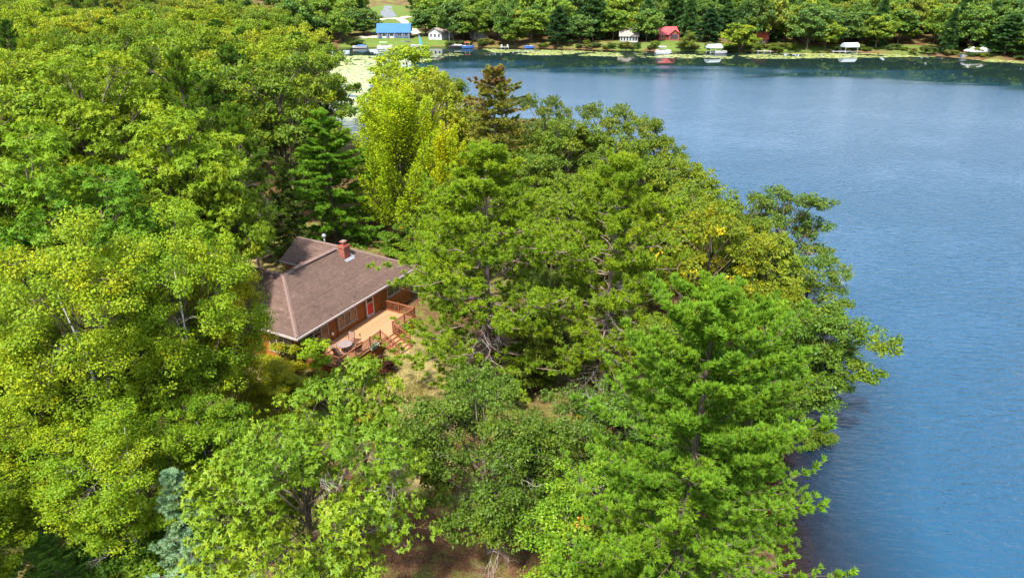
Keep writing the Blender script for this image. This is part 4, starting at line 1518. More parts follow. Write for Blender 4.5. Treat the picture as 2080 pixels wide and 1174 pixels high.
def far_house(label, px, py, w, d, wall_h, rise, wm, rm, rz=0.0, gable_front=False, wins=(), doors=(), over=0.5, name='house', base=None):
    """px, py: where the middle of the front wall meets the ground. Local -y faces the camera."""
    x, y, z = ground_at(px, py)
    hs = thing(name, label, 'house', (x, y, z - 0.1), rz)
    b = MB()
    if not gable_front:
        b.add([(-w / 2, 0, -0.6), (w / 2, 0, -0.6), (w / 2, d, -0.6), (-w / 2, d, -0.6), (-w / 2, 0, wall_h), (w / 2, 0, wall_h), (w / 2, d, wall_h), (-w / 2, d, wall_h), (-w / 2, d / 2, wall_h + rise), (w / 2, d / 2, wall_h + rise)],
              [(0, 1, 5, 4), (2, 3, 7, 6), (1, 2, 6, 9, 5), (3, 0, 4, 8, 7)])
        rf = MB()
        e = over * rise / (d / 2)
        rf.slab([(-w / 2 - over, -over, wall_h - e + 0.14), (w / 2 + over, -over, wall_h - e + 0.14), (w / 2 + over, d / 2, wall_h + rise + 0.14), (-w / 2 - over, d / 2, wall_h + rise + 0.14)], 0.12)
        rf.slab([(-w / 2 - over, d / 2, wall_h + rise + 0.141), (w / 2 + over, d / 2, wall_h + rise + 0.141), (w / 2 + over, d + over, wall_h - e + 0.141), (-w / 2 - over, d + over, wall_h - e + 0.141)], 0.12)
    else:
        b.add([(-w / 2, 0, -0.6), (w / 2, 0, -0.6), (w / 2, d, -0.6), (-w / 2, d, -0.6), (-w / 2, 0, wall_h), (w / 2, 0, wall_h), (w / 2, d, wall_h), (-w / 2, d, wall_h), (0, 0, wall_h + rise), (0, d, wall_h + rise)],
              [(0, 1, 5, 8, 4), (2, 3, 7, 9, 6), (1, 2, 6, 5), (3, 0, 4, 7)])
        rf = MB()
        e = over * rise / (w / 2)
        rf.slab([(-w / 2 - over, -over, wall_h - e + 0.14), (0, -over, wall_h + rise + 0.14), (0, d + over, wall_h + rise + 0.14), (-w / 2 - over, d + over, wall_h - e + 0.14)], 0.12)
        rf.slab([(0, -over, wall_h + rise + 0.141), (w / 2 + over, -over, wall_h - e + 0.141), (w / 2 + over, d + over, wall_h - e + 0.141), (0, d + over, wall_h + rise + 0.141)], 0.12)
    b.build('wall', wm, hs)
    r_ = rf.build('roof', rm, hs)
    if rm in (M_BLUEROOF, M_REDROOF) and not gable_front:
        n = int(w / 0.6)
        ribs = MB()
        for i in range(n + 1):
            xx = -w / 2 - over + (w + 2 * over) * i / n
            ribs.bar((xx, -over, wall_h - e + 0.16), (xx, d / 2, wall_h + rise + 0.16), 0.04, 0.05)
        ribs.build('seam_ribs', rm, r_)['kind'] = 'stuff'
    for (wx_, wz, ww, wh) in wins:
        f = MB().box(wx_ - ww / 2 - 0.1, wx_ + ww / 2 + 0.1, -0.08, -0.004, wz - 0.1, wz + wh + 0.1).build('window', M_WHITE, hs)
        n = 2 if ww > 1.2 else 1
        for k in range(n):
            xa = wx_ - ww / 2 + k * ww / n
            MB().box(xa + 0.03, xa + ww / n - 0.03, -0.1, -0.083, wz, wz + wh).build('pane', M_FARGLASS, f)
    for (dx, dw, dh, dm) in doors:
        f = MB().box(dx - dw / 2 - 0.09, dx + dw / 2 + 0.09, -0.08, -0.004, 0.05, dh + 0.1).build('door', dm, hs)
        MB().box(dx - dw / 2 + 0.08, dx + dw / 2 - 0.08, -0.1, -0.083, 0.9, dh - 0.1).build('pane', M_FARGLASS, f)
    return hs


bh = far_house('long dark blue house with a bright blue metal roof on the far shore', 800, 78, 14.5, 8.5, 2.7, 3.2, M_NAVY, M_BLUEROOF, 0.06,
               wins=((-6.0, 0.9, 1.0, 1.3), (2.6, 0.9, 2.0, 1.2), (5.6, 0.8, 1.6, 1.4)), doors=((-4.2, 1.7, 2.2, M_WHITE), (-0.9, 1.8, 2.2, M_WHITE)))
for xx in (-6.9, -2.6, 0.6, 4.2, 6.9):
    MB().box(xx - 0.07, xx + 0.07, -0.48, -0.34, -0.3, 2.35).build('porch_post', M_WHITE, bh)
far_house('small white gabled cottage among trees right of the blue roofed house', 884, 81, 7.0, 9.0, 3.0, 1.9, M_WHITE, M_GREYROOF, -0.5, True,
          wins=((-2.1, 1.2, 0.9, 1.2), (0, 1.2, 0.9, 1.2), (2.1, 1.2, 0.9, 1.2)))
far_house('grey white cottage almost hidden behind trees right of the white gabled cottage', 974, 80, 6.0, 6.0, 2.5, 1.8, M_GREYWALL, M_GREYROOF, 0.3, True, wins=((-1.2, 1.0, 0.9, 1.0), (1.2, 1.0, 0.9, 1.0)))
far_house('grey cottage with a row of white framed porch windows near the water', 1277, 86, 7.6, 7.0, 2.7, 2.8, M_GREYWALL, M_GREYROOF, -0.15, False,
          wins=tuple((-3.1 + 1.24 * k, 0.7, 0.8, 1.7) for k in range(6)))
rh = far_house('dark red lake house with a pinkish red metal roof above its lawn', 1358, 82, 9.0, 7.0, 2.6, 2.6, M_REDWALL, M_REDROOF, 0.25, False,
               wins=((-3.0, 0.9, 1.0, 1.2),))
gw = MB().add([(-0.8, -1.6, -0.6), (4.2, -1.6, -0.6), (4.2, -0.01, -0.6), (-0.8, -0.01, -0.6), (-0.8, -1.6, 2.6), (4.2, -1.6, 2.6), (4.2, -0.01, 2.6), (-0.8, -0.01, 2.6), (1.7, -1.6, 4.4), (1.7, 2.2, 4.4)],
              [(0, 1, 5, 8, 4), (1, 2, 6, 5), (3, 0, 4, 7)]).build('front_gable', M_REDWALL, rh)
MB().slab([(-1.3, -2.1, 2.4), (1.7, -2.1, 4.55), (1.7, 2.6, 4.55), (-1.3, 2.6, 2.4)], 0.12).slab([(1.7, -2.1, 4.551), (4.7, -2.1, 2.401), (4.7, 2.6, 2.401), (1.7, 2.6, 4.551)], 0.12).build('gable_roof', M_REDROOF, gw)
for k in range(4):
    MB().box(0.0 + k * 0.88, 0.76 + k * 0.88, -1.64, -1.605, 0.5, 2.5).build('pane', M_FARGLASS, gw)
far_house('tiny cabin with a rust red roof half hidden by trees on the far shore', 1546, 89, 4.6, 5.0, 2.2, 2.2, M_REDWALL, M_RUSTROOF, -0.3, False, wins=((-1.0, 0.8, 0.8, 1.0),), doors=((0.9, 0.8, 1.9, M_WHITE),), name='cabin')
far_house('white roofed shed deep in the woods left of the grey porch cottage', 1202, 60, 5.0, 4.0, 2.2, 1.2, M_GREYWALL, M_WHITE, 0.2, name='shed')

# drive, lane and sandy pads by the blue house
M_ASPH = plain('asphalt', (0.13, 0.14, 0.16), 0.9, 0.1, 0.15, 0.5)
M_SAND = plain('sandy_lane', (0.42, 0.35, 0.27), 0.95, 0.05, 0.2, 0.4)


def strip(name, pts, w, m_, label, lift=0.07):
    P = np.array([ground_at(px, py)[:2] for px, py in pts])
    n = 40
    s = np.linspace(0, len(P) - 1, n)
    Q = np.stack([np.interp(s, np.arange(len(P)), P[:, k]) for k in (0, 1)], 1)
    ws = np.interp(s, np.arange(len(P)), w)
    D = unit(np.gradient(Q, axis=0))
    Nn = np.stack([-D[:, 1], D[:, 0]], 1)
    V, F = [], []
    cols = 5
    for i in range(n):
        for k in range(cols):
            q = Q[i] + Nn[i] * ws[i] * (k / (cols - 1) - 0.5)
            V.append((q[0], q[1], gz(q[0], q[1]) + lift))
    for i in range(n - 1):
        for k in range(cols - 1):
            a = i * cols + k
            F.append((a, a + 1, a + cols + 1, a + cols))
    me = bpy.data.meshes.new(name)
    me.from_pydata(V, [], F)
    me.materials.append(m_)
    tag(obj(name, me), label, None, None, 'structure')


strip('road', [(787, 5), (788, 14), (786, 24), (790, 37)], [4.5, 5, 6.5, 9], M_ASPH, 'paved drive coming down the far hill', 0.10)
strip('lane', [(757, 42), (785, 39), (812, 38), (832, 34)], [4.5, 5, 5, 4], M_SAND, 'sandy lane crossing the far hillside', 0.12)
strip('lane', [(812, 39), (826, 50), (840, 63), (848, 70)], [5, 4.5, 4.5, 4], M_SAND, 'sandy lane leading down past the blue roofed house', 0.16)
strip('path', [(728, 78), (750, 76), (770, 76)], [5, 8, 6], M_SAND, 'pale sandy pad left of the blue roofed house', 0.12)


# ---- boats
def hull(L_, w, h, bow=0.35):
    n = 9
    V, F = [], []
    for i in range(n):
        t = i / (n - 1)
        ww = w / 2 * (1 - max(0, (t - (1 - bow)) / bow) ** 2 * 0.97)
        sh = 0.12 * t
        x = (t - 0.5) * L_
        V += [(x, -ww, h * (0.9 + sh)), (x, -ww * 0.75, 0.05 * h + 0.15 * h * t ** 3), (x, 0, -0.15 * h + 0.4 * h * t ** 3), (x, ww * 0.75, 0.05 * h + 0.15 * h * t ** 3), (x, ww, h * (0.9 + sh)), (x, ww * 0.8, h * (0.9 + sh)), (x, 0, h * (0.55 if 0.1 < t < 0.62 else 0.95)), (x, -ww * 0.8, h * (0.9 + sh))]
    for i in range(n - 1):
        for k in range(8):
            a, b = i * 8 + k, i * 8 + (k + 1) % 8
            F.append((a, b, b + 8, a + 8))
    F.append((0, 7, 6, 5, 4, 3, 2, 1))
    return V, F


def runabout(label, px, py, L_, rz, hm, deckm, cover=None, canopy=None):
    p = at(px, py, 0)
    o = thing('motor_boat', label, 'boat', (p[0], p[1], 0.12), rz)
    V, F = hull(L_, L_ * 0.38, 1.0)
    MB().add(V, F).build('hull', hm, o)
    MB().box(-L_ * 0.44, L_ * 0.30, -L_ * 0.16, L_ * 0.16, 0.9, 0.98).build('gunwale_deck', deckm, o)
    MB().add([(L_ * 0.06, -L_ * 0.14, 0.98), (L_ * 0.06, L_ * 0.14, 0.98), (-L_ * 0.02, L_ * 0.13, 1.45), (-L_ * 0.02, -L_ * 0.13, 1.45), (L_ * 0.07, -L_ * 0.14, 0.98), (L_ * 0.07, L_ * 0.14, 0.98)], [(0, 1, 2, 3), (4, 3, 2, 5)]).build('windshield', M_FARGLASS, o)
    MB().box(-L_ * 0.56, -L_ * 0.49, -0.2, 0.2, 0.1, 1.25, 0.04).build('outboard_motor', M_NAVY, o)
    if cover:
        MB().slab([(-L_ * 0.4, -L_ * 0.16, 1.05), (L_ * 0.1, -L_ * 0.16, 1.05), (L_ * 0.1, 0, 1.45), (-L_ * 0.4, 0, 1.25)], 0.05).slab([(-L_ * 0.4, 0, 1.251), (L_ * 0.1, 0, 1.451), (L_ * 0.1, L_ * 0.16, 1.05), (-L_ * 0.4, L_ * 0.16, 1.05)], 0.05).build('boat_cover', cover, o)
    if canopy:
        b = MB()
        for sx in (-1, 1):
            for sy in (-1, 1):
                b.bar((sx * L_ * 0.16 - 0.4, sy * L_ * 0.15, 0.95), (sx * L_ * 0.2 - 0.4, sy * L_ * 0.15, 2.3), 0.06)
        b.build('canopy_frame', M_ALU, o)
        MB().box(-L_ * 0.24 - 0.4, L_ * 0.24 - 0.4, -L_ * 0.17, L_ * 0.17, 2.3, 2.42, 0.1).build('canopy', canopy, o)
    return o


def pontoon(label, px, py, rz, canopy, railm, L_=7.0):
    p = at(px, py, 0)
    o = thing('pontoon_boat', label, 'boat', (p[0], p[1], 0.2), rz)
    for s_ in (-1, 1):
        MB().tube([(-L_ / 2, s_ * 0.9, 0.1), (L_ * 0.36, s_ * 0.9, 0.1), (L_ / 2, s_ * 0.9, 0.4)], [0.34, 0.34, 0.06], 10).build('float_tube', M_ALU, o)
    MB().box(-L_ / 2, L_ * 0.45, -1.25, 1.25, 0.5, 0.6).build('platform', M_WHITE, o)
    r_ = MB()
    for s_ in (-1, 1):
        r_.box(-L_ * 0.45, L_ * 0.42, s_ * 1.2 - 0.03, s_ * 1.2 + 0.03, 0.6, 1.3)
    r_.box(-L_ * 0.45, -L_ * 0.44, -1.17, 1.17, 0.6, 1.3).box(L_ * 0.41, L_ * 0.42, -1.17, 1.17, 0.6, 1.3)
    r_.build('side_panel', railm, o)
    for s_ in (-1, 1):
        MB().box(-L_ * 0.4, -L_ * 0.1, s_ * 0.85 - 0.28, s_ * 0.85 + 0.28, 0.6, 1.1).build('bench', M_WHITE, o)
    MB().box(0.2, 0.7, 0.2, 0.9, 0.6, 1.5, 0.05).build('console', M_WHITE, o)
    b = MB()
    for sx in (-1, 1):
        for sy in (-1, 1):
            b.bar((-L_ * 0.1, sy * 1.18, 1.3), (-L_ * 0.1 + sx * L_ * 0.2, sy * 1.15, 2.5), 0.05)
    b.build('canopy_frame', M_ALU, o)
    MB().slab([(-L_ * 0.33, -1.25, 2.48), (L_ * 0.13, -1.25, 2.48), (L_ * 0.13, 0, 2.72), (-L_ * 0.33, 0, 2.72)], 0.05).slab([(-L_ * 0.33, 0, 2.721), (L_ * 0.13, 0, 2.721), (L_ * 0.13, 1.25, 2.481), (-L_ * 0.33, 1.25, 2.481)], 0.05).build('canopy', canopy, o)
    return o


def boat_lift(label, px, py, rz, canopy, L_=6.6, w=3.2, peak=0.9, tents=1, z=0):
    p = at(px, py, z)
    o = thing('boat_lift', label, 'boat lift', (p[0], p[1], z), rz)
    for sx in (-1, 1):
        for sy in (-1, 1):
            MB().bar((sx * L_ * 0.42, sy * w / 2, -1.0), (sx * L_ * 0.42, sy * w / 2, 2.9), 0.12).build('post', M_ALU, o)
    for sy in (-1, 1):
        MB().bar((-L_ / 2, sy * w / 2, 0.5), (L_ / 2, sy * w / 2, 0.5), 0.14).build('cradle_beam', M_ALU, o)
    l_ = L_ / tents
    for k in range(tents):
        x0 = -L_ / 2 + k * l_
        b = MB()
        if tents > 1:
            b.add([(x0, -w / 2 - 0.2, 2.4), (x0 + l_, -w / 2 - 0.2, 2.4), (x0 + l_, w / 2 + 0.2, 2.4), (x0, w / 2 + 0.2, 2.4), (x0 + l_ / 2, 0, 2.4 + peak),
                   (x0, -w / 2 - 0.2, 2.05), (x0 + l_, -w / 2 - 0.2, 2.05), (x0 + l_, w / 2 + 0.2, 2.05), (x0, w / 2 + 0.2, 2.05)],
                  [(0, 1, 4), (1, 2, 4), (2, 3, 4), (3, 0, 4), (0, 5, 6, 1), (1, 6, 7, 2), (2, 7, 8, 3), (3, 8, 5, 0)])
        else:
            prof = [(-w / 2 - 0.25, 2.1), (-w / 2 - 0.2, 2.6), (-w * 0.3, 2.6 + peak * 0.75), (0, 2.6 + peak), (w * 0.3, 2.6 + peak * 0.75), (w / 2 + 0.2, 2.6), (w / 2 + 0.25, 2.1)]
            V = [(x_, y_, z_) for x_ in (-L_ / 2, L_ / 2) for (y_, z_) in prof]
            b.add(V, [(i, i + 1, i + 8, i + 7) for i in range(6)] + [(0, 1, 2, 3, 4, 5, 6), (13, 12, 11, 10, 9, 8, 7)])
        b.build('canopy', canopy, o)
    return o


M_BLUEHULL = plain('blue_gelcoat', (0.04, 0.12, 0.36), 0.3, 0.5, 0.08, 1)
M_BLACK = plain('dark_gelcoat', (0.03, 0.03, 0.035), 0.3, 0.5, 0.1, 1)
M_GREENC = plain('green_canvas', (0.2, 0.42, 0.16), 0.8, 0.2, 0.1, 1)
M_REDC = plain('red_canvas', (0.45, 0.08, 0.06), 0.8, 0.2, 0.1, 1)
runabout('white motor boat with a blue cover at the left end of the far moorings', 731, 99, 6.0, PI + 0.1, M_WHITE, M_BLUEHULL, M_BLUEHULL)
pontoon('pontoon boat with a green canopy moored below the blue roofed house', 783, 100, 0.15, M_GREENC, M_WHITE)
runabout('white motor boat beside the blue sail on the far shore', 846, 97, 5.0, 0.1, M_WHITE, M_WHITE)
s_ = thing('sail', 'furled bright blue sail standing at the water below the blue roofed house', 'sail', (*at(852, 95, 0)[:2], 0.0), 0.2)
MB().tube([(0, 0, -0.5), (0, 0, 5.2)], 0.05, 6).build('mast', M_ALU, s_)
MB().add([(0.05, -0.03, 0.6), (1.3, 0.0, 0.9), (0.05, 0.03, 5.0), (0.05, 0.03, 0.6), (1.2, 0.06, 0.95)], [(0, 1, 2), (3, 2, 4), (0, 3, 4, 1)]).build('sail_cloth', plain('blue_cloth', (0.05, 0.25, 0.55), 0.8, 0.2, 0.1, 1), s_)
runabout('dark and white motor boat with its bow pointing left near the flagpole', 926, 98, 6.6, PI, M_BLACK, M_WHITE, M_WHITE)
runabout('small blue boat with a red canopy beside the dark and white motor boat', 951, 99, 5.0, 0.2, M_BLUEHULL, M_WHITE, None, M_REDC)
runabout('small blue and white boat at the left end of the long lily mat', 1074, 99, 4.0, PI, M_BLUEHULL, M_WHITE)
pontoon('pontoon boat with a white canopy moored below the red roofed house', 1347, 110, 0.1, M_WHITE, M_WHITE, 6.5)
boat_lift('boat lift with a slate grey canopy right of the white canopied pontoon', 1449, 109, 0.3, M_CANVAS, 5.6, 3.0)
runabout('white motor boat beside the slate grey canopy lift', 1464, 110, 5.0, 0.1, M_WHITE, M_WHITE)
boat_lift('boat lift with a rounded grey canopy in front of the right hand woods', 1724, 107, 0.15, M_CANVAS, 6.2, 3.0, 1.1)
boat_lift('pair of white peaked tents over a boat lift at the far right shore', 1982, 117, 0.1, M_WHITE, 8.4, 3.6, 1.5, 2)
runabout('small silver boat moored left of the white peaked tents', 1962, 118, 4.5, 0.2, M_ALU, M_WHITE)


def dock(label, px, py, L_, rz, bench=False):
    p = at(px, py, 0)
    o = thing('dock', label, 'dock', (p[0], p[1], 0), rz)
    n = int(L_ / 0.5)
    for k in range(n):
        MB().box(-L_ / 2 + k * L_ / n, -L_ / 2 + (k + 0.92) * L_ / n, -0.6, 0.6, 0.5, 0.58).build('plank', M_WHITE, o)
    for sx in (-1, 0, 1):
        for sy in (-1, 1):
            MB().bar((sx * L_ * 0.45, sy * 0.64, -1.2), (sx * L_ * 0.45, sy * 0.64, 0.9), 0.08).build('post', M_ALU, o)
    if bench:
        for sx in (-1, 1):
            MB().box(sx * L_ * 0.35 - 0.3, sx * L_ * 0.35 + 0.3, -0.5, 0.5, 0.58, 1.0).box(sx * L_ * 0.35 - 0.3, sx * L_ * 0.35 + 0.3, 0.4, 0.5, 1.0, 1.5).build('bench', M_WHITE, o)


dock('small white dock with two benches on the far bank left of the long lily mat', 1025, 99, 3.6, 0.05, True)
dock('long white dock lying off the small rust roofed cabin', 1552, 107, 5.5, -0.1)
dock('narrow white dock left of the rounded grey canopy lift', 1704, 108, 5.0, -0.15)
dock('white dock at the left bank behind the lily bay', 577, 104, 8.0, -0.2)
x, y, z = ground_at(913, 92)
fp = thing('flagpole', 'thin pale flagpole on the bank behind the dark and white motor boat', 'flagpole', (x, y, z), 0)
MB().tube([(0, 0, -0.3), (0, 0, 8.5)], [0.06, 0.03], 6).build('pole', M_WHITE, fp)
MB().tube([(0, 0, 8.5), (0, 0, 8.6), (0, 0, 8.7)], [0.02, 0.08, 0.02], 6).build('finial', M_ALU, fp)
x, y, z = ground_at(824, 88.5)
cn = thing('canoe', 'dark canoe turned over on the lawn below the blue roofed house', 'canoe', (x, y, z + 0.05), 0.1)
MB().tube([(t, 0, 0.05) for t in np.linspace(-2.3, 2.3, 9)], [0.03, 0.25, 0.38, 0.43, 0.45, 0.43, 0.38, 0.25, 0.03], 8).build('hull', M_BLACK, cn)
MB().bar((-2.25, 0, 0.46), (2.25, 0, 0.46), 0.04, 0.03).build('keel', M_ALU, cn)
x, y, z = ground_at(604, 90)
ac = thing('lawn_chair', 'white lawn chair on the bank at the left end of the far shore', 'chair', (x, y, z), 2.5)
MB().slab([(-0.5, -0.5, 0.5), (0.5, -0.5, 0.5), (0.5, 0.4, 0.35), (-0.5, 0.4, 0.35)], 0.06).build('seat', M_WHITE, ac)
MB().slab([(-0.5, 0.4, 0.4), (0.5, 0.4, 0.4), (0.5, 0.8, 1.5), (-0.5, 0.8, 1.5)], 0.06).build('backrest', M_WHITE, ac)
for sx in (-1, 1):
    MB().bar((sx * 0.52, -0.5, 0), (sx * 0.52, -0.5, 0.7), 0.08).bar((sx * 0.52, -0.6, 0.7), (sx * 0.52, 0.6, 0.7), 0.12, 0.05).build('leg', M_WHITE, ac)

# ---- lily pads: mats of overlapping floating leaves
M_LILY = None
m, nt = new_mat('lily_pad')
t = attr(nt, 't')
c = ramp(nt, t, [(0.0, (0.13, 0.17, 0.035)), (0.5, (0.24, 0.27, 0.075)), (1.0, (0.34, 0.34, 0.15))])
finish(nt, c, 0.35, 0.5)
M_LILY = m


def lily(label, poly_px, dens, seed, rad=(0.3, 0.75), edge=0.0, patchy=0.0):
    gg = np.random.default_rng(seed)
    poly = np.array([at(px, py, 0)[:2] for px, py in poly_px])
    lo, hi = poly.min(0), poly.max(0)
    area = (hi - lo).prod()
    n = int(area * dens)
    P = gg.uniform(lo, hi, (n, 2))
    P = P[poly_mask(P, poly)]
    f = np.sin(P[:, 0] * 0.23 + 2.1 * np.sin(P[:, 1] * 0.11 + seed)) + np.sin(P[:, 1] * 0.37 + 1.7 * np.sin(P[:, 0] * 0.19 + seed)) + 0.6 * np.sin(P[:, 0] * 0.7 + P[:, 1] * 0.9)
    P = P[f > patchy]
    P = P[sdf(P) < -0.3]
    n = len(P)
    r = gg.uniform(*rad, n)
    k = 7
    a = np.arange(k) * 2 * PI / k * 0.96
    an = a[None] + gg.uniform(0, 6.3, (n, 1))
    z = gg.uniform(0.012, 0.03, n)
    V = np.stack([P[:, 0:1] + r[:, None] * np.cos(an), P[:, 1:2] + r[:, None] * np.sin(an), z[:, None] + gg.uniform(0, 0.012, (n, k))], -1).reshape(-1, 3)
    F = np.arange(n)[:, None] * k + np.arange(k)[None]
    me = mesh_from('lily_pads', V, [F], M_LILY, np.clip(gg.normal(0.5, 0.25, n), 0, 1))
    tag(obj('lily_pads', me), label, 'lily pads', 'lily pads floating on the lake', 'stuff')


lily('pale lily pads filling the bay behind the left hand oaks', [(560, 118), (640, 112), (730, 113), (800, 117), (885, 121), (850, 128), (780, 140), (752, 175), (735, 230), (700, 275), (560, 275)], 1.5, 1, (0.45, 1.0), patchy=-1.7)
lily('scattered lily pads below the pontoon boat with the green canopy', [(765, 108), (815, 108), (820, 115), (768, 115)], 0.5, 2, patchy=0.5)
lily('scattered lily pads in the dark water left of the long lily mat', [(822, 107), (940, 108), (945, 118), (840, 117)], 0.6, 3, patchy=0.45)
lily('long yellow green lily mat along the far shore in the middle', [(978, 99), (1060, 102), (1160, 103), (1260, 109), (1265, 116), (1180, 113.5), (1080, 113), (1000, 107)], 1.7, 4, patchy=-1.2)
lily('broken lily mat in front of the red roofed house', [(1286, 110), (1380, 111), (1490, 114), (1485, 120), (1380, 119), (1300, 117)], 1.4, 5, patchy=-0.4)
lily('wide pale lily mat in front of the right hand woods', [(1500, 113), (1600, 108), (1720, 108), (1850, 112), (1900, 116), (1800, 117), (1700, 119), (1600, 120), (1520, 120)], 1.7, 6, patchy=-1.0)
lily('lily mat at the far right edge below the white tents', [(1945, 121), (2020, 122), (2100, 126), (2100, 131), (2020, 127)], 1.7, 7, patchy=-1.4)


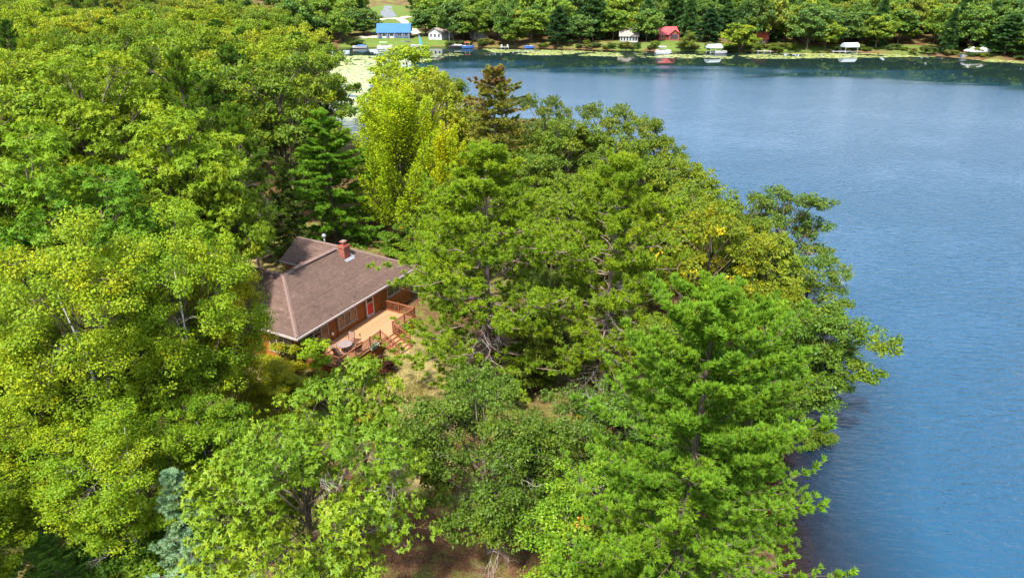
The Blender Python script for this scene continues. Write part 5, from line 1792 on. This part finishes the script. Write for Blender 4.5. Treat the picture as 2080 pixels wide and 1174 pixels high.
# ------------------------------------------------------------------ the trees one can tell apart: (prototype, name, top pixel, height, crown width, colour, label)
G_OAK = (0.075, 0.15, 0.016)
G_LIME = (0.15, 0.23, 0.014)
G_YG = (0.11, 0.185, 0.014)
G_DARK = (0.048, 0.095, 0.016)
G_OLIVE = (0.10, 0.14, 0.022)
G_BIRCH = (0.135, 0.2, 0.014)
G_PINE = (0.115, 0.185, 0.015)
G_WPINE = (0.088, 0.175, 0.02)
G_WPINE_D = (0.085, 0.185, 0.022)
NAMED = [
    # lower right and centre
    ('white_pine', 'white_pine_tree', 1455, 590, 19.5, 10, G_WPINE, 'tall fresh green white pine with feathery plumes, largest tree at lower right'),
    ('white_pine', 'white_pine_tree', 1568, 618, 15.5, 6.5, (0.075, 0.15, 0.016), 'darker white pine half hidden behind the big feathery one by the water'),
    ('red_pine', 'red_pine_tree', 984, 303, 17.6, 13.6, G_PINE, 'red pine with needle tufts and bare limbs right beside the deck'),
    ('red_pine_b', 'red_pine_tree', 1252, 320, 17.6, 10.2, (0.12, 0.185, 0.015), 'second red pine with crooked bare limbs, nearer the lake than the deck pine'),
    ('oak_near', 'oak_tree', 588, 855, 11.3, 8.8, (0.105, 0.178, 0.013), 'large bright oak with bare grey twigs at the bottom, in front of the deck'),
    ('oak_small', 'oak_tree', 722, 742, 9, 4.4, (0.10, 0.17, 0.014), 'small oak whose round head reaches just below the deck steps'),
    ('oak_round', 'oak_tree', 985, 785, 10.3, 7.2, (0.06, 0.108, 0.015), 'mid green oak below the dry lawn and the deck pine'),
    ('oak_round_b', 'oak_tree', 1215, 775, 10, 6.0, G_DARK, 'dark green oak wedged between the second red pine and the big white pine'),
    ('oak_round_b', 'oak_tree', 1195, 955, 9, 5.6, (0.1, 0.185, 0.014), 'bright yellow green oak at the bottom edge left of the big white pine'),
    ('oak_small', 'oak_tree', 1285, 1085, 6.5, 4.0, (0.1, 0.18, 0.014), 'low lime green oak at the very bottom under the big white pine'),
    ('oak_small', 'oak_tree', 1340, 860, 8, 4.0, G_DARK, 'dark slim oak in the shade left of the big white pine trunk'),
    ('oak_round', 'oak_tree', 1405, 655, 10, 6.4, (0.07, 0.12, 0.015), 'shaded oak filling the gap between the second red pine and the big white pine'),
    ('oak_round_b', 'oak_tree', 1530, 735, 8.5, 5.4, (0.065, 0.115, 0.015), 'oak mostly hidden behind the big white pine near the water'),
    ('oak_round', 'oak_tree', 1120, 560, 9, 6.0, (0.075, 0.12, 0.016), 'low oak in the shade between the two red pines'),
    ('snag', 'dead_tree', 470, 88, 15.5, 6.5, (1, 1, 1), 'bare grey dead tree in the woods right of the dark green pine'),
    ('snag', 'dead_tree', 905, 205, 12.5, 5.5, (1, 1, 1), 'thin bare tree against the water left of the rust topped spruce'),
    # birches on the left
    ('birch', 'birch_tree', 120, 462, 17, 7.6, G_BIRCH, 'yellow green birch with white stems at the left edge, tallest of the birches'),
    ('birch', 'birch_tree', 318, 440, 16.5, 6.8, (0.12, 0.195, 0.014), 'leafy green birch between the left edge birch and the house'),
    ('birch_b', 'birch_tree', 405, 520, 13.5, 4.4, (0.19, 0.21, 0.014), 'yellowing birch with a white trunk touching the left roof slope'),
    ('birch_b', 'birch_tree', 20, 590, 14, 5.8, (0.125, 0.2, 0.013), 'birch at the far left edge below the tallest birch'),
    ('birch_b', 'birch_tree', 250, 650, 11.5, 5.6, (0.10, 0.18, 0.013), 'smaller birch with a leaning white stem in the middle of the birch group'),
    ('birch', 'birch_tree', 205, 835, 10, 6.2, (0.115, 0.19, 0.013), 'bushy young birch above the corner shrubs at lower left'),
    ('birch_b', 'birch_tree', 55, 800, 10.5, 5.4, (0.125, 0.19, 0.013), 'young birch with yellowish leaves at the lower left edge'),
    ('birch_b', 'birch_tree', 375, 810, 8.5, 4.6, (0.09, 0.17, 0.014), 'green young birch between the blue spruce and the yellowing birch'),
    ('birch_b', 'birch_tree', 545, 735, 6.0, 3.6, (0.17, 0.2, 0.016), 'short yellow green birch below the left corner of the house'),
    ('birch_b', 'birch_tree', 8, 855, 9.5, 4.8, (0.11, 0.175, 0.014), 'low birch cut by the left edge in the lower quarter'),
    ('blue_spruce', 'blue_spruce_tree', 345, 955, 8.0, 4.4, (0.16, 0.27, 0.235), 'pale blue spruce behind the large bright oak at lower left'),
    ('white_pine', 'white_pine_tree', 85, 1085, 5.2, 2.8, (0.11, 0.23, 0.06), 'pale green young white pine in the bottom left corner'),
    # big crowns at upper left
    ('oak_big', 'oak_tree', 135, 118, 20.5, 11.2, (0.125, 0.19, 0.014), 'broad bright yellow green oak, highest crown at the left edge'),
    ('oak_big_b', 'oak_tree', 345, 205, 19, 10.6, (0.115, 0.185, 0.014), 'broad yellow green oak whose boughs hang toward the house'),
    ('oak_big', 'oak_tree', 30, 255, 18.5, 9.8, (0.11, 0.19, 0.013), 'green oak at the left edge below the highest yellow green crown'),
    ('oak_big_b', 'oak_tree', 420, 305, 15.5, 6.2, (0.105, 0.165, 0.014), 'oak with olive tips left of the dark trunk and the roof'),
    ('oak_big', 'oak_tree', 190, 345, 16, 9.6, (0.07, 0.15, 0.014), 'deep green oak directly behind the birches at the left'),
    ('oak_big_b', 'oak_tree', 370, 415, 13, 6.6, (0.10, 0.175, 0.014), 'rounded green oak behind the leafy birch, left of the roof'),
    ('red_pine', 'red_pine_tree', 352, 108, 20, 7.4, (0.075, 0.135, 0.016), 'dark green pine rising between the yellow green oaks at upper left'),
    ('red_pine_b', 'red_pine_tree', 470, 215, 16.5, 6.4, (0.075, 0.14, 0.016), 'pine with dense tufts behind the oak boughs left of the dark trunk'),
    ('oak_mid_c', 'oak_tree', 545, 104, 20, 11.6, (0.075, 0.125, 0.018), 'tall open oak with a dark trunk left of the deep green white pine'),
    ('oak_mid_c', 'oak_tree', 648, 90, 17.5, 10.0, (0.085, 0.14, 0.018), 'oak by the lily bay with water showing through its branches'),
    ('oak_mid', 'oak_tree', 812, 146, 14.5, 10.5, (0.12, 0.16, 0.02), 'olive green oak between the lily bay and the yellow maple'),
    ('maple_plume', 'maple_tree', 800, 168, 17, 12.5, (0.185, 0.265, 0.012), 'bright lime yellow maple with upright plumes, highest behind the house'),
    ('white_pine_b', 'white_pine_tree', 652, 228, 14.5, 14.5, G_WPINE_D, 'deep green white pine with flat layered boughs right behind the roof'),
    ('spruce', 'spruce_tree', 567, 318, 11.5, 5.0, (0.05, 0.075, 0.022), 'dull olive spruce beside the dark trunk left of the deep green pine'),
    ('aspen_plume', 'aspen_tree', 905, 262, 13, 6.2, (0.22, 0.28, 0.013), 'yellow green aspen right of the bright yellow maple'),
    ('aspen_plume', 'aspen_tree', 905, 385, 10, 6.0, (0.16, 0.25, 0.014), 'lower lime green aspen between the layered pine and the deck pine'),
    ('spruce_brown', 'spruce_tree', 1003, 136, 18.5, 10.5, (0.11, 0.12, 0.022), 'spruce with a dying rust brown top against the lake'),
    # peninsula behind the red pines
    ('oak_mid_b', 'oak_tree', 930, 160, 14, 7.0, (0.085, 0.125, 0.02), 'sparse oak against the water left of the rust topped spruce'),
    ('oak_shore', 'oak_tree', 1105, 182, 14.5, 7.0, (0.06, 0.095, 0.018), 'dark oak against the water just right of the rust topped spruce'),
    ('oak_mid', 'oak_tree', 1150, 240, 13, 8.2, (0.075, 0.12, 0.018), 'rounded oak behind the gap between the two red pines'),
    ('oak_shore', 'oak_tree', 1240, 196, 15.5, 7.4, (0.07, 0.11, 0.018), 'oak with a ragged top, highest on the point above the second red pine'),
    ('oak_mid_b', 'oak_tree', 1335, 232, 14, 7.0, (0.075, 0.115, 0.018), 'oak leaning its bare twigs out over the lake at the point'),
    ('oak_mid_c', 'oak_tree', 1085, 300, 12, 7.6, (0.07, 0.115, 0.018), 'shaded oak right behind the deck pine'),
    ('oak_mid', 'oak_tree', 1395, 320, 12, 6.6, (0.10, 0.145, 0.016), 'oak at the shore right of the second red pine with a few orange leaves'),
    ('oak_mid_b', 'oak_tree', 1305, 285, 13, 7.0, (0.08, 0.125, 0.018), 'full green oak just behind the top of the second red pine'),
    ('oak_mid', 'oak_tree', 1460, 380, 11, 6.6, (0.10, 0.15, 0.018), 'round oak between the point and the dark shore oak'),
    ('oak_shore', 'oak_tree', 1610, 358, 13, 8.6, (0.06, 0.105, 0.018), 'dark shore oak with bare grey twigs reaching over the lake'),
    ('maple_turning', 'maple_tree', 1462, 428, 12.2, 7.8, (0.115, 0.148, 0.014), 'maple with golden yellow boughs right of the second red pine'),
    ('oak_mid', 'oak_tree', 1575, 480, 10.5, 7.0, (0.115, 0.155, 0.018), 'olive oak below the dark shore oak, right of the golden maple'),
    ('maple_turning', 'maple_tree', 1600, 590, 8.5, 5.0, (0.11, 0.15, 0.014), 'low maple with a few gold leaves beside the big white pine top'),
    ('oak_lean', 'oak_tree', 1665, 618, 10.0, 6.4, (0.06, 0.115, 0.014), 'glossy oak leaning out over the water at right'),
    ('oak_shore', 'oak_tree', 1655, 500, 10.0, 6.4, (0.06, 0.11, 0.018), 'oak overhanging the lake between the dark shore oak and the leaning one'),
]
ROT = {1665: 0.0}
for pr, name, px, py, h, w, colr, lab in NAMED:
    x, y, z = top_at(px, py, h)
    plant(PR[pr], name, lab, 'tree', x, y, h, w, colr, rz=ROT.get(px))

# ---- understorey shrubs that show between the crowns
SHRUBS = [
    ('sapling', 640, 690, 3.3, 2.3, (0.13, 0.22, 0.014), 'bright green sapling standing against the deck railing'),
    ('shrub', 773, 722, 1.5, 2.0, (0.035, 0.014, 0.018), 'dark purple leaved bush beside the deck steps'),
    ('shrub_b', 570, 712, 2.6, 3.0, (0.17, 0.19, 0.016), 'yellow green shrub under the left corner windows'),
    ('shrub', 700, 752, 1.6, 2.0, (0.11, 0.19, 0.014), 'light green shrub below the near corner of the deck'),
    ('shrub_b', 650, 770, 2.2, 2.6, (0.09, 0.15, 0.014), 'mixed green shrub with orange leaves in front of the deck'),
    ('shrub', 745, 740, 1.1, 1.5, (0.16, 0.22, 0.02), 'small bright shrub against the orange deck skirt'),
    ('shrub_b', 470, 770, 2.6, 2.8, (0.16, 0.18, 0.014), 'yellowish shrub at the foot of the yellowing birch'),
    ('shrub_b', 330, 1030, 2.4, 2.8, (0.075, 0.14, 0.016), 'shrub left of the blue spruce base'),
    ('shrub_b', 240, 1060, 3.2, 3.4, (0.085, 0.17, 0.03), 'round leaved shrub at the bottom left of the blue spruce'),
    ('shrub_b', 30, 1120, 3.4, 3.2, (0.08, 0.165, 0.03), 'leafy shrub in the bottom left corner'),
    ('shrub', 150, 1110, 3.0, 3.2, (0.09, 0.175, 0.03), 'leafy shrub right of the young white pine at the bottom edge'),
    ('shrub', 830, 850, 1.8, 2.4, (0.09, 0.13, 0.02), 'low shrub on the dry lawn left of the mid green oak'),
    ('shrub_b', 1080, 730, 2.6, 3.2, (0.075, 0.11, 0.016), 'dark shrub under the deck pine'),
    ('shrub_b', 1200, 700, 3.0, 3.2, (0.06, 0.095, 0.016), 'shaded shrub under the second red pine'),
    ('shrub', 1665, 850, 2.0, 2.4, (0.065, 0.11, 0.016), 'bush at the water under the leaning oak'),
    ('shrub_b', 815, 468, 3.2, 4.4, (0.06, 0.12, 0.016), 'shaded shrub behind the right end of the roof'),
    ('shrub_b', 870, 500, 3.0, 4.0, (0.07, 0.13, 0.016), 'shaded shrub between the right end of the roof and the deck pine'),
    ('shrub_b', 25, 960, 3.2, 4.0, (0.085, 0.15, 0.016), 'shrub at the left edge above the young white pine'),
    ('shrub', 310, 1120, 2.6, 3.4, (0.075, 0.14, 0.018), 'low shrub at the bottom edge left of the blue spruce foot'),
    ('shrub_b', 1130, 600, 3.2, 3.6, (0.06, 0.1, 0.016), 'shaded shrub behind the gap between the red pines'),
    ('shrub_b', 520, 470, 3.0, 3.4, (0.07, 0.11, 0.018), 'shrub in the shade behind the left wing of the house'),
    ('shrub_b', 1010, 1010, 2.4, 2.8, (0.06, 0.12, 0.016), 'low shrub by the red brown litter patch at the bottom'),
    ('shrub', 1160, 1150, 2.2, 2.6, (0.06, 0.12, 0.016), 'low shrub at the bottom edge below the bright yellow green oak'),
]
for pr, px, py, h, w, colr, lab in SHRUBS:
    x, y, z = top_at(px, py, h)
    plant(PR[pr], 'shrub' if pr != 'sapling' else 'sapling', lab, 'shrub' if pr != 'sapling' else 'tree', x, y, h, w, colr)

# ---- woods to the left and behind, tree by tree
g = np.random.default_rng(77)


def clear_of(x, y, r, k=0.72):
    for a, b, q in PLACED:
        if (a - x) ** 2 + (b - y) ** 2 < (k * (r + q)) ** 2:
            return False
    return True


def proj(x, y, z):
    v = (x, y, z - CAM_H)
    fw = v[1] * math.cos(PITCH) - v[2] * math.sin(PITCH)
    up = v[1] * math.sin(PITCH) + v[2] * math.cos(PITCH)
    return 1040 + FPX * v[0] / fw, 587 - FPX * up / fw


def tone_word(c_):
    if c_[0] / c_[1] > 0.8:
        return 'yellowish'
    if c_[1] > 0.158:
        return 'bright green'
    if c_[0] / c_[1] > 0.66:
        return 'olive'
    return 'dark green' if c_[1] < 0.118 else 'mid green'


def pick(v, table):
    for lim, word in table:
        if v < lim:
            return word
    return table[-1][1]


FILL_KINDS = [('oak_mid', 'oak_tree', 0.3), ('oak_mid_b', 'oak_tree', 0.25), ('oak_mid_c', 'oak_tree', 0.2), ('red_pine_b', 'red_pine_tree', 0.14), ('aspen_plume', 'aspen_tree', 0.11)]
FILL_LABEL = {'oak_tree': 'green broadleaf tree in the dense woods left of the lily bay', 'red_pine_tree': 'dark pine in the dense woods left of the lily bay',
              'aspen_tree': 'yellow green aspen in the dense woods left of the lily bay'}
cnt = 0
for tries in range(9000):
    y = g.uniform(62, 290) if tries < 5000 else g.uniform(62, 300)
    x = g.uniform(-0.86 * y - 14, -0.1 * y)
    if y < 80 and x > -24:
        continue
    kind = FILL_KINDS[g.choice(5, p=[k[2] for k in FILL_KINDS])]
    r = g.uniform(4.3, 6.6) * (0.6 if kind[0] == 'aspen_plume' else 0.75 if kind[0] == 'red_pine_b' else 1)
    qx, qy = proj(x, y, gz(x, y) + 16)
    if 640 < qx < 800 and y > 74:        # the view down to the lily bay stays open
        continue
    if sdf(np.array([[x, y]]))[0] < 2.5 or not clear_of(x, y, r, 0.74):
        continue
    base = np.array([(0.11, 0.175, 0.017), (0.135, 0.195, 0.016), (0.09, 0.15, 0.018), (0.16, 0.2, 0.02)][g.integers(0, 4)])
    if 'pine' in kind[1]:
        base = np.array((0.05, 0.105, 0.02))
    colr = tuple(base * g.uniform(0.85, 1.15))
    h = g.uniform(15, 20.5) * (0.85 if kind[0] == 'aspen_plume' else 1)
    qx, qy = proj(x, y, gz(x, y) + h)
    lab = '%s %s %s in the left woods, %s, %s' % (
        pick(r / h, [(0.245, 'slim'), (0.285, 'rounded'), (9, 'broad')]), tone_word(colr), {'oak_tree': 'oak', 'red_pine_tree': 'pine', 'aspen_tree': 'aspen'}[kind[1]],
        pick(y, [(105, 'nearer rows'), (170, 'middle rows'), (240, 'back rows'), (999, 'last rows')]),
        pick(qx, [(90, 'by the left edge'), (240, 'above the highest left crown'), (400, 'around the dark pine'), (520, 'left of the tall open oak'), (640, 'behind the tall open oak'), (9999, 'toward the lily bay')]))
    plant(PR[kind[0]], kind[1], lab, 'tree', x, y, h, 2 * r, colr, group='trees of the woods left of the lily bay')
    cnt += 1
    if cnt > 235:
        break
# the far side of the left woods, where they meet the hill
cntb = 0
for tries in range(2500):
    y = g.uniform(285, 560)
    x = g.uniform(-0.8 * y, -0.27 * y)
    r = g.uniform(4.5, 7.0)
    qx, qy = proj(x, y, gz(x, y) + 14)
    if qx < -40 or qx > 640 or sdf(np.array([[x, y]]))[0] < 2 or not clear_of(x, y, r, 0.62):
        continue
    colr = tuple(np.array([(0.075, 0.13, 0.024), (0.1, 0.15, 0.022), (0.06, 0.115, 0.028)][g.integers(0, 3)]) * g.uniform(0.85, 1.15))
    lab = '%s %s tree on the hill past the left woods, %s' % (pick(r, [(5.2, 'slim'), (6.1, 'rounded'), (9, 'broad')]), tone_word(colr), pick(qx, [(80, 'by the left edge'), (180, 'above the highest left crown'), (280, 'left of the dark pine'), (380, 'above the dark pine'), (470, 'right of the dark pine'), (560, 'above the tall open oak'), (999, 'left of the moorings')]))
    plant(PR['far_tree%d' % g.integers(0, 5)], 'broadleaf_tree', lab, 'tree', x, y, g.uniform(13, 18), 2 * r, colr, group='trees on the hill beyond the left woods')
    cntb += 1
    if cntb > 90:
        break
# peninsula fill behind the red pines and below the named crowns
cnt2 = 0
for tries in range(3000):
    y = g.uniform(50, 115)
    x = g.uniform(-24, 23)
    if math.hypot(x + 13.5, y - 51) < 17 or (x < -4 and y < 62):
        continue
    if 660 < proj(x, y, 9)[0] < 780 and y > 74:
        continue
    if sdf(np.array([[x, y]]))[0] < 2.0 or not clear_of(x, y, 3.0, 0.7):
        continue
    kind = ('oak_mid', 'oak_mid_b', 'oak_mid_c')[g.integers(0, 3)]
    colr = tuple(np.array((0.08, 0.125, 0.017)) * g.uniform(0.8, 1.25))
    h = g.uniform(9, 11.5)
    qx, qy = proj(x, y, gz(x, y) + h)
    lab = '%s lower oak on the point, %s, %s' % (tone_word(colr), pick(y, [(66, 'nearest rows'), (82, 'middle rows'), (999, 'farthest rows')]),
                                               pick(qx, [(760, 'behind the yellow maple'), (900, 'beside the yellow maple'), (1010, 'below the rust topped spruce'), (1130, 'behind the deck pine'), (1290, 'behind the second red pine'), (1420, 'right of the second red pine'), (9999, 'around the golden maple')]))
    plant(PR[kind], 'oak_tree', lab, 'tree', x, y, h, g.uniform(6, 7.5), colr, group='lower oaks of the wooded point')
    cnt2 += 1

# ---- far shore woods
FAR_NAMED = [
    ('far_tree1', 655, 12, 14, 13, (0.085, 0.13, 0.02), 'olive tree with an orange tinge left of the blue roofed house'),
    ('far_tree2', 722, 2, 16, 9, (0.10, 0.12, 0.022), 'tall thin tree left of the paved driveway'),
    ('far_tree0', 1305, 35, 11, 12, (0.24, 0.25, 0.014), 'yellow tree between the grey lakeside cottage and the red roofed house'),
    ('far_tree3', 1318, 26, 12, 7, (0.16, 0.21, 0.018), 'yellow green tree just left of the red roofed house'),
    ('far_tree2', 1402, 62, 8, 6, (0.10, 0.15, 0.025), 'small weeping tree right of the red roofed house'),
    ('far_tree4', 1510, 42, 12, 13, (0.15, 0.22, 0.02), 'round bright green tree left of the small rust roofed cabin'),
    ('far_tree1', 1600, 30, 13, 12, (0.14, 0.19, 0.03), 'tree with orange top leaves right of the small rust roofed cabin'),
    ('far_tree4', 940, 20, 14, 14, (0.10, 0.165, 0.016), 'wide green tree right of the white cottage'),
    ('far_tree0', 1010, 30, 12, 11, (0.06, 0.115, 0.025), 'blue green tree on the far bank right of the wide one'),
    ('far_pine0', 1445, 30, 13, 12, (0.035, 0.085, 0.035), 'dark pine behind the canopy boat lift'),
    ('far_pine1', 1135, 20, 15, 12, (0.04, 0.09, 0.03), 'dark layered pine left of the grey lakeside cottage'),
    ('far_tree3', 1240, 18, 14, 11, (0.085, 0.15, 0.025), 'tall tree just left of the grey lakeside cottage'),
    ('far_tree2', 1980, 60, 9, 11, (0.14, 0.18, 0.025), 'small pale green tree behind the white tents'),
]
for pr, px, py, h, w, colr, lab in FAR_NAMED:
    x, y, z = top_at(px, py, h, 2.5)
    plant(PR[pr], 'pine_tree' if 'pine' in pr else 'broadleaf_tree', lab, 'tree', x, y, h, w, colr)

# left woods reach on round the bay to the far hill; more birches just outside the left edge
for x, y, h, w, lab in ((-33, 38, 14, 6, 'birch just past the left edge beside the tallest birch'), (-30, 31, 13, 6, 'birch cut by the left edge halfway down'), (-27, 25, 12, 6, 'birch cut by the left edge below the middle'),
                        (-24, 20, 10, 5.5, 'low birch cut by the left edge near the bottom'), (-37, 46, 16, 7, 'tall birch just past the left edge behind the others')):
    plant(PR['birch_b'], 'birch_tree', lab, 'tree', x, y, h, w, (0.12, 0.19, 0.013), group='birches beyond the left edge')
FARC = [(ground_at(px, py)[:2], r) for px, py, r in FAR_CLEAR]
FAR_LABEL = {'far_tree': ('broadleaf_tree', 'green broadleaf tree in the woods along the far shore'), 'far_pine': ('pine_tree', 'dark pine in the woods along the far shore'),
             'far_spru': ('spruce_tree', 'dark pointed spruce in the woods along the far shore')}
cnt3 = 0
for tries in range(14000):
    px = g.uniform(520, 2250)
    dd = g.uniform(1, 95) if tries < 6000 else g.uniform(3, 170)
    p = np.array([np.interp(px, [f[0] for f in FARPX], [f[0] for f in FAR]), np.interp(px, [f[0] for f in FARPX], [f[1] for f in FAR])])
    dirn = unit(p)
    x, y = p + dirn * dd
    d = sdf(np.array([[x, y]]))[0]
    if d < 0.8:
        continue
    if any(math.hypot(x - q[0], (y - q[1]) * 0.75) < r * 0.85 for q, r in FARC):
        continue
    qx = proj(x, y, 8)[0]
    if d > 10 and abs(qx - 795 + 0.06 * d) < 62 - 0.3 * min(d, 120):        # the cleared strip up the drive behind the blue roofed house
        continue
    if d < 34 and 1328 < qx < 1396:        # open lawn in front of the red roofed house
        continue
    r = g.uniform(4.8, 7.6)
    kind = g.choice(['far_tree%d' % g.integers(0, 5), 'far_pine%d' % g.integers(0, 2), 'far_spruce'], p=[0.82, 0.15, 0.03])
    if kind == 'far_spruce':
        r *= 0.7
    if not clear_of(x, y, r, 0.56):
        continue
    nm, lab = FAR_LABEL[kind[:8]]
    base = np.array([(0.085, 0.16, 0.03), (0.11, 0.19, 0.026), (0.135, 0.21, 0.026), (0.075, 0.145, 0.035), (0.15, 0.2, 0.03)][g.integers(0, 5)]) if 'tree' in kind else np.array((0.055, 0.12, 0.036))
    colr = tuple(base * g.uniform(0.85, 1.15))
    h = g.uniform(10.5, 20) + min(d, 60) * 0.05
    qx, qy = proj(x, y, gz(x, y) + h * 0.6)
    lab = '%s %s %s, %s, %s' % (
        pick(r / h, [(0.33, 'slim'), (0.42, 'rounded'), (9, 'broad')]), tone_word(colr), nm.split('_')[0].replace('broadleaf', 'tree'),
        pick(d, [(9, 'at the far waterline'), (26, 'second row of far shore'), (55, 'up the far slope'), (999, 'high on the far slope')]),
        pick(qx, [(600, 'left of the lily bay'), (690, 'left of the moorings'), (770, 'left of the blue roof'), (850, 'by the blue roof'), (920, 'by the white cottage'), (1000, 'behind the flagpole'), (1110, 'behind the bench dock'),
                  (1200, 'behind the long lily mat'), (1320, 'by the grey porch cottage'), (1400, 'by the red roof'), (1480, 'behind the slate lift'), (1580, 'by the rust roof'), (1680, 'right of the rust roof'), (1780, 'behind the rounded lift'),
                  (1900, 'right of the rounded lift'), (2000, 'behind the white tents'), (9999, 'at the right edge')]))
    plant(PR[kind], nm, lab, 'tree', x, y, h, 2 * r, colr, group='trees along the far shore')
    cnt3 += 1
    if cnt3 > 270:
        break
print('woods', cnt, cnt2, cnt3)

# ---- bushes along the far waterline
cnt4 = 0
for tries in range(600):
    k = g.uniform(0, len(FAR) - 3)
    i = int(k)
    p = np.array(FAR[i]) * (1 - (k - i)) + np.array(FAR[i + 1]) * (k - i)
    x, y = p + unit(p) * g.uniform(0.6, 3.5)
    qx, qy = proj(x, y, 1)
    if 730 < qx < 905 or 1335 < qx < 1362 or not (560 < qx < 2090):
        continue
    if not clear_of(x, y, 1.3, 0.7):
        continue
    colr = tuple(np.array([(0.075, 0.12, 0.02), (0.10, 0.15, 0.02), (0.055, 0.1, 0.025), (0.13, 0.15, 0.04)][g.integers(0, 4)]) * g.uniform(0.85, 1.15))
    plant(PR['shrub'], 'shrub', '%s bush at the far waterline, %s' % (tone_word(colr), pick(qx, [(730, 'left of the moorings'), (1000, 'right of the moorings'), (1110, 'behind the bench dock'), (1200, 'behind the long lily mat'), (1300, 'below the grey porch cottage'), (1400, 'below the red roof'),
          (1500, 'by the slate lift'), (1600, 'by the rust roof'), (1700, 'left of the rounded lift'), (1800, 'by the rounded lift'), (1900, 'right of the rounded lift'), (9999, 'by the white tents')])),
          'shrub', x, y, g.uniform(1.6, 3.2), g.uniform(2.6, 4.6), colr, group='bushes along the far waterline')
    cnt4 += 1
    if cnt4 > 85:
        break

# ---- dry grass on the lawn beside the deck: thousands of blades, one mass
gg = np.random.default_rng(3)
P = np.concatenate([np.stack([cx + r * np.sqrt(u) * np.cos(a), cy + r * np.sqrt(u) * np.sin(a)], 1) for cx, cy, r, n in ((-8, 45, 5.6, 9000), (-6.5, 39, 4.2, 6000), (-6.6, 34, 3.4, 4000), (-20, 40, 4.2, 4000))
                    for u, a in [(gg.random(n), gg.uniform(0, 2 * PI, n))]])
rel = P - np.array([-15.77, 43.89])
hu_ = np.stack([rel @ np.array([0.468, 0.884]), rel @ np.array([-0.884, 0.468])], 1)
keep = ~((hu_[:, 0] > 0.8) & (hu_[:, 0] < 15) & (hu_[:, 1] > -3.1)) & ~((hu_[:, 0] > 5.6) & (hu_[:, 0] < 7.6) & (hu_[:, 1] > -4.9) & (hu_[:, 1] < 0))
f = np.sin(P[:, 0] * 1.3 + 2 * np.sin(P[:, 1] * 0.7)) + np.sin(P[:, 1] * 1.1 + np.sin(P[:, 0] * 1.9))
P = P[keep & (gg.random(len(P)) < 0.35 + 0.3 * f)]
n = len(P)
C3 = np.stack([P[:, 0], P[:, 1], ground_z(P[:, 0], P[:, 1]) - 0.01], 1)
G_ = Geo()
needles(G_, C3, np.tile([0, 0, 1.0], (n, 1)), 5, 0.17, 0.02, 0.75, np.clip(gg.normal(0.5, 0.25, n), 0, 1), gg)
lg = obj('lawn_grass', G_.mesh('lawn_grass', foliage_mat('dry_grass', trans=0.2, yellow=(1.6, 1.25, 1.1))))
lg.color = (0.17, 0.155, 0.045, 1)
tag(lg, 'short dry tan grass on the lawn beside the deck', 'grass', None, 'stuff')
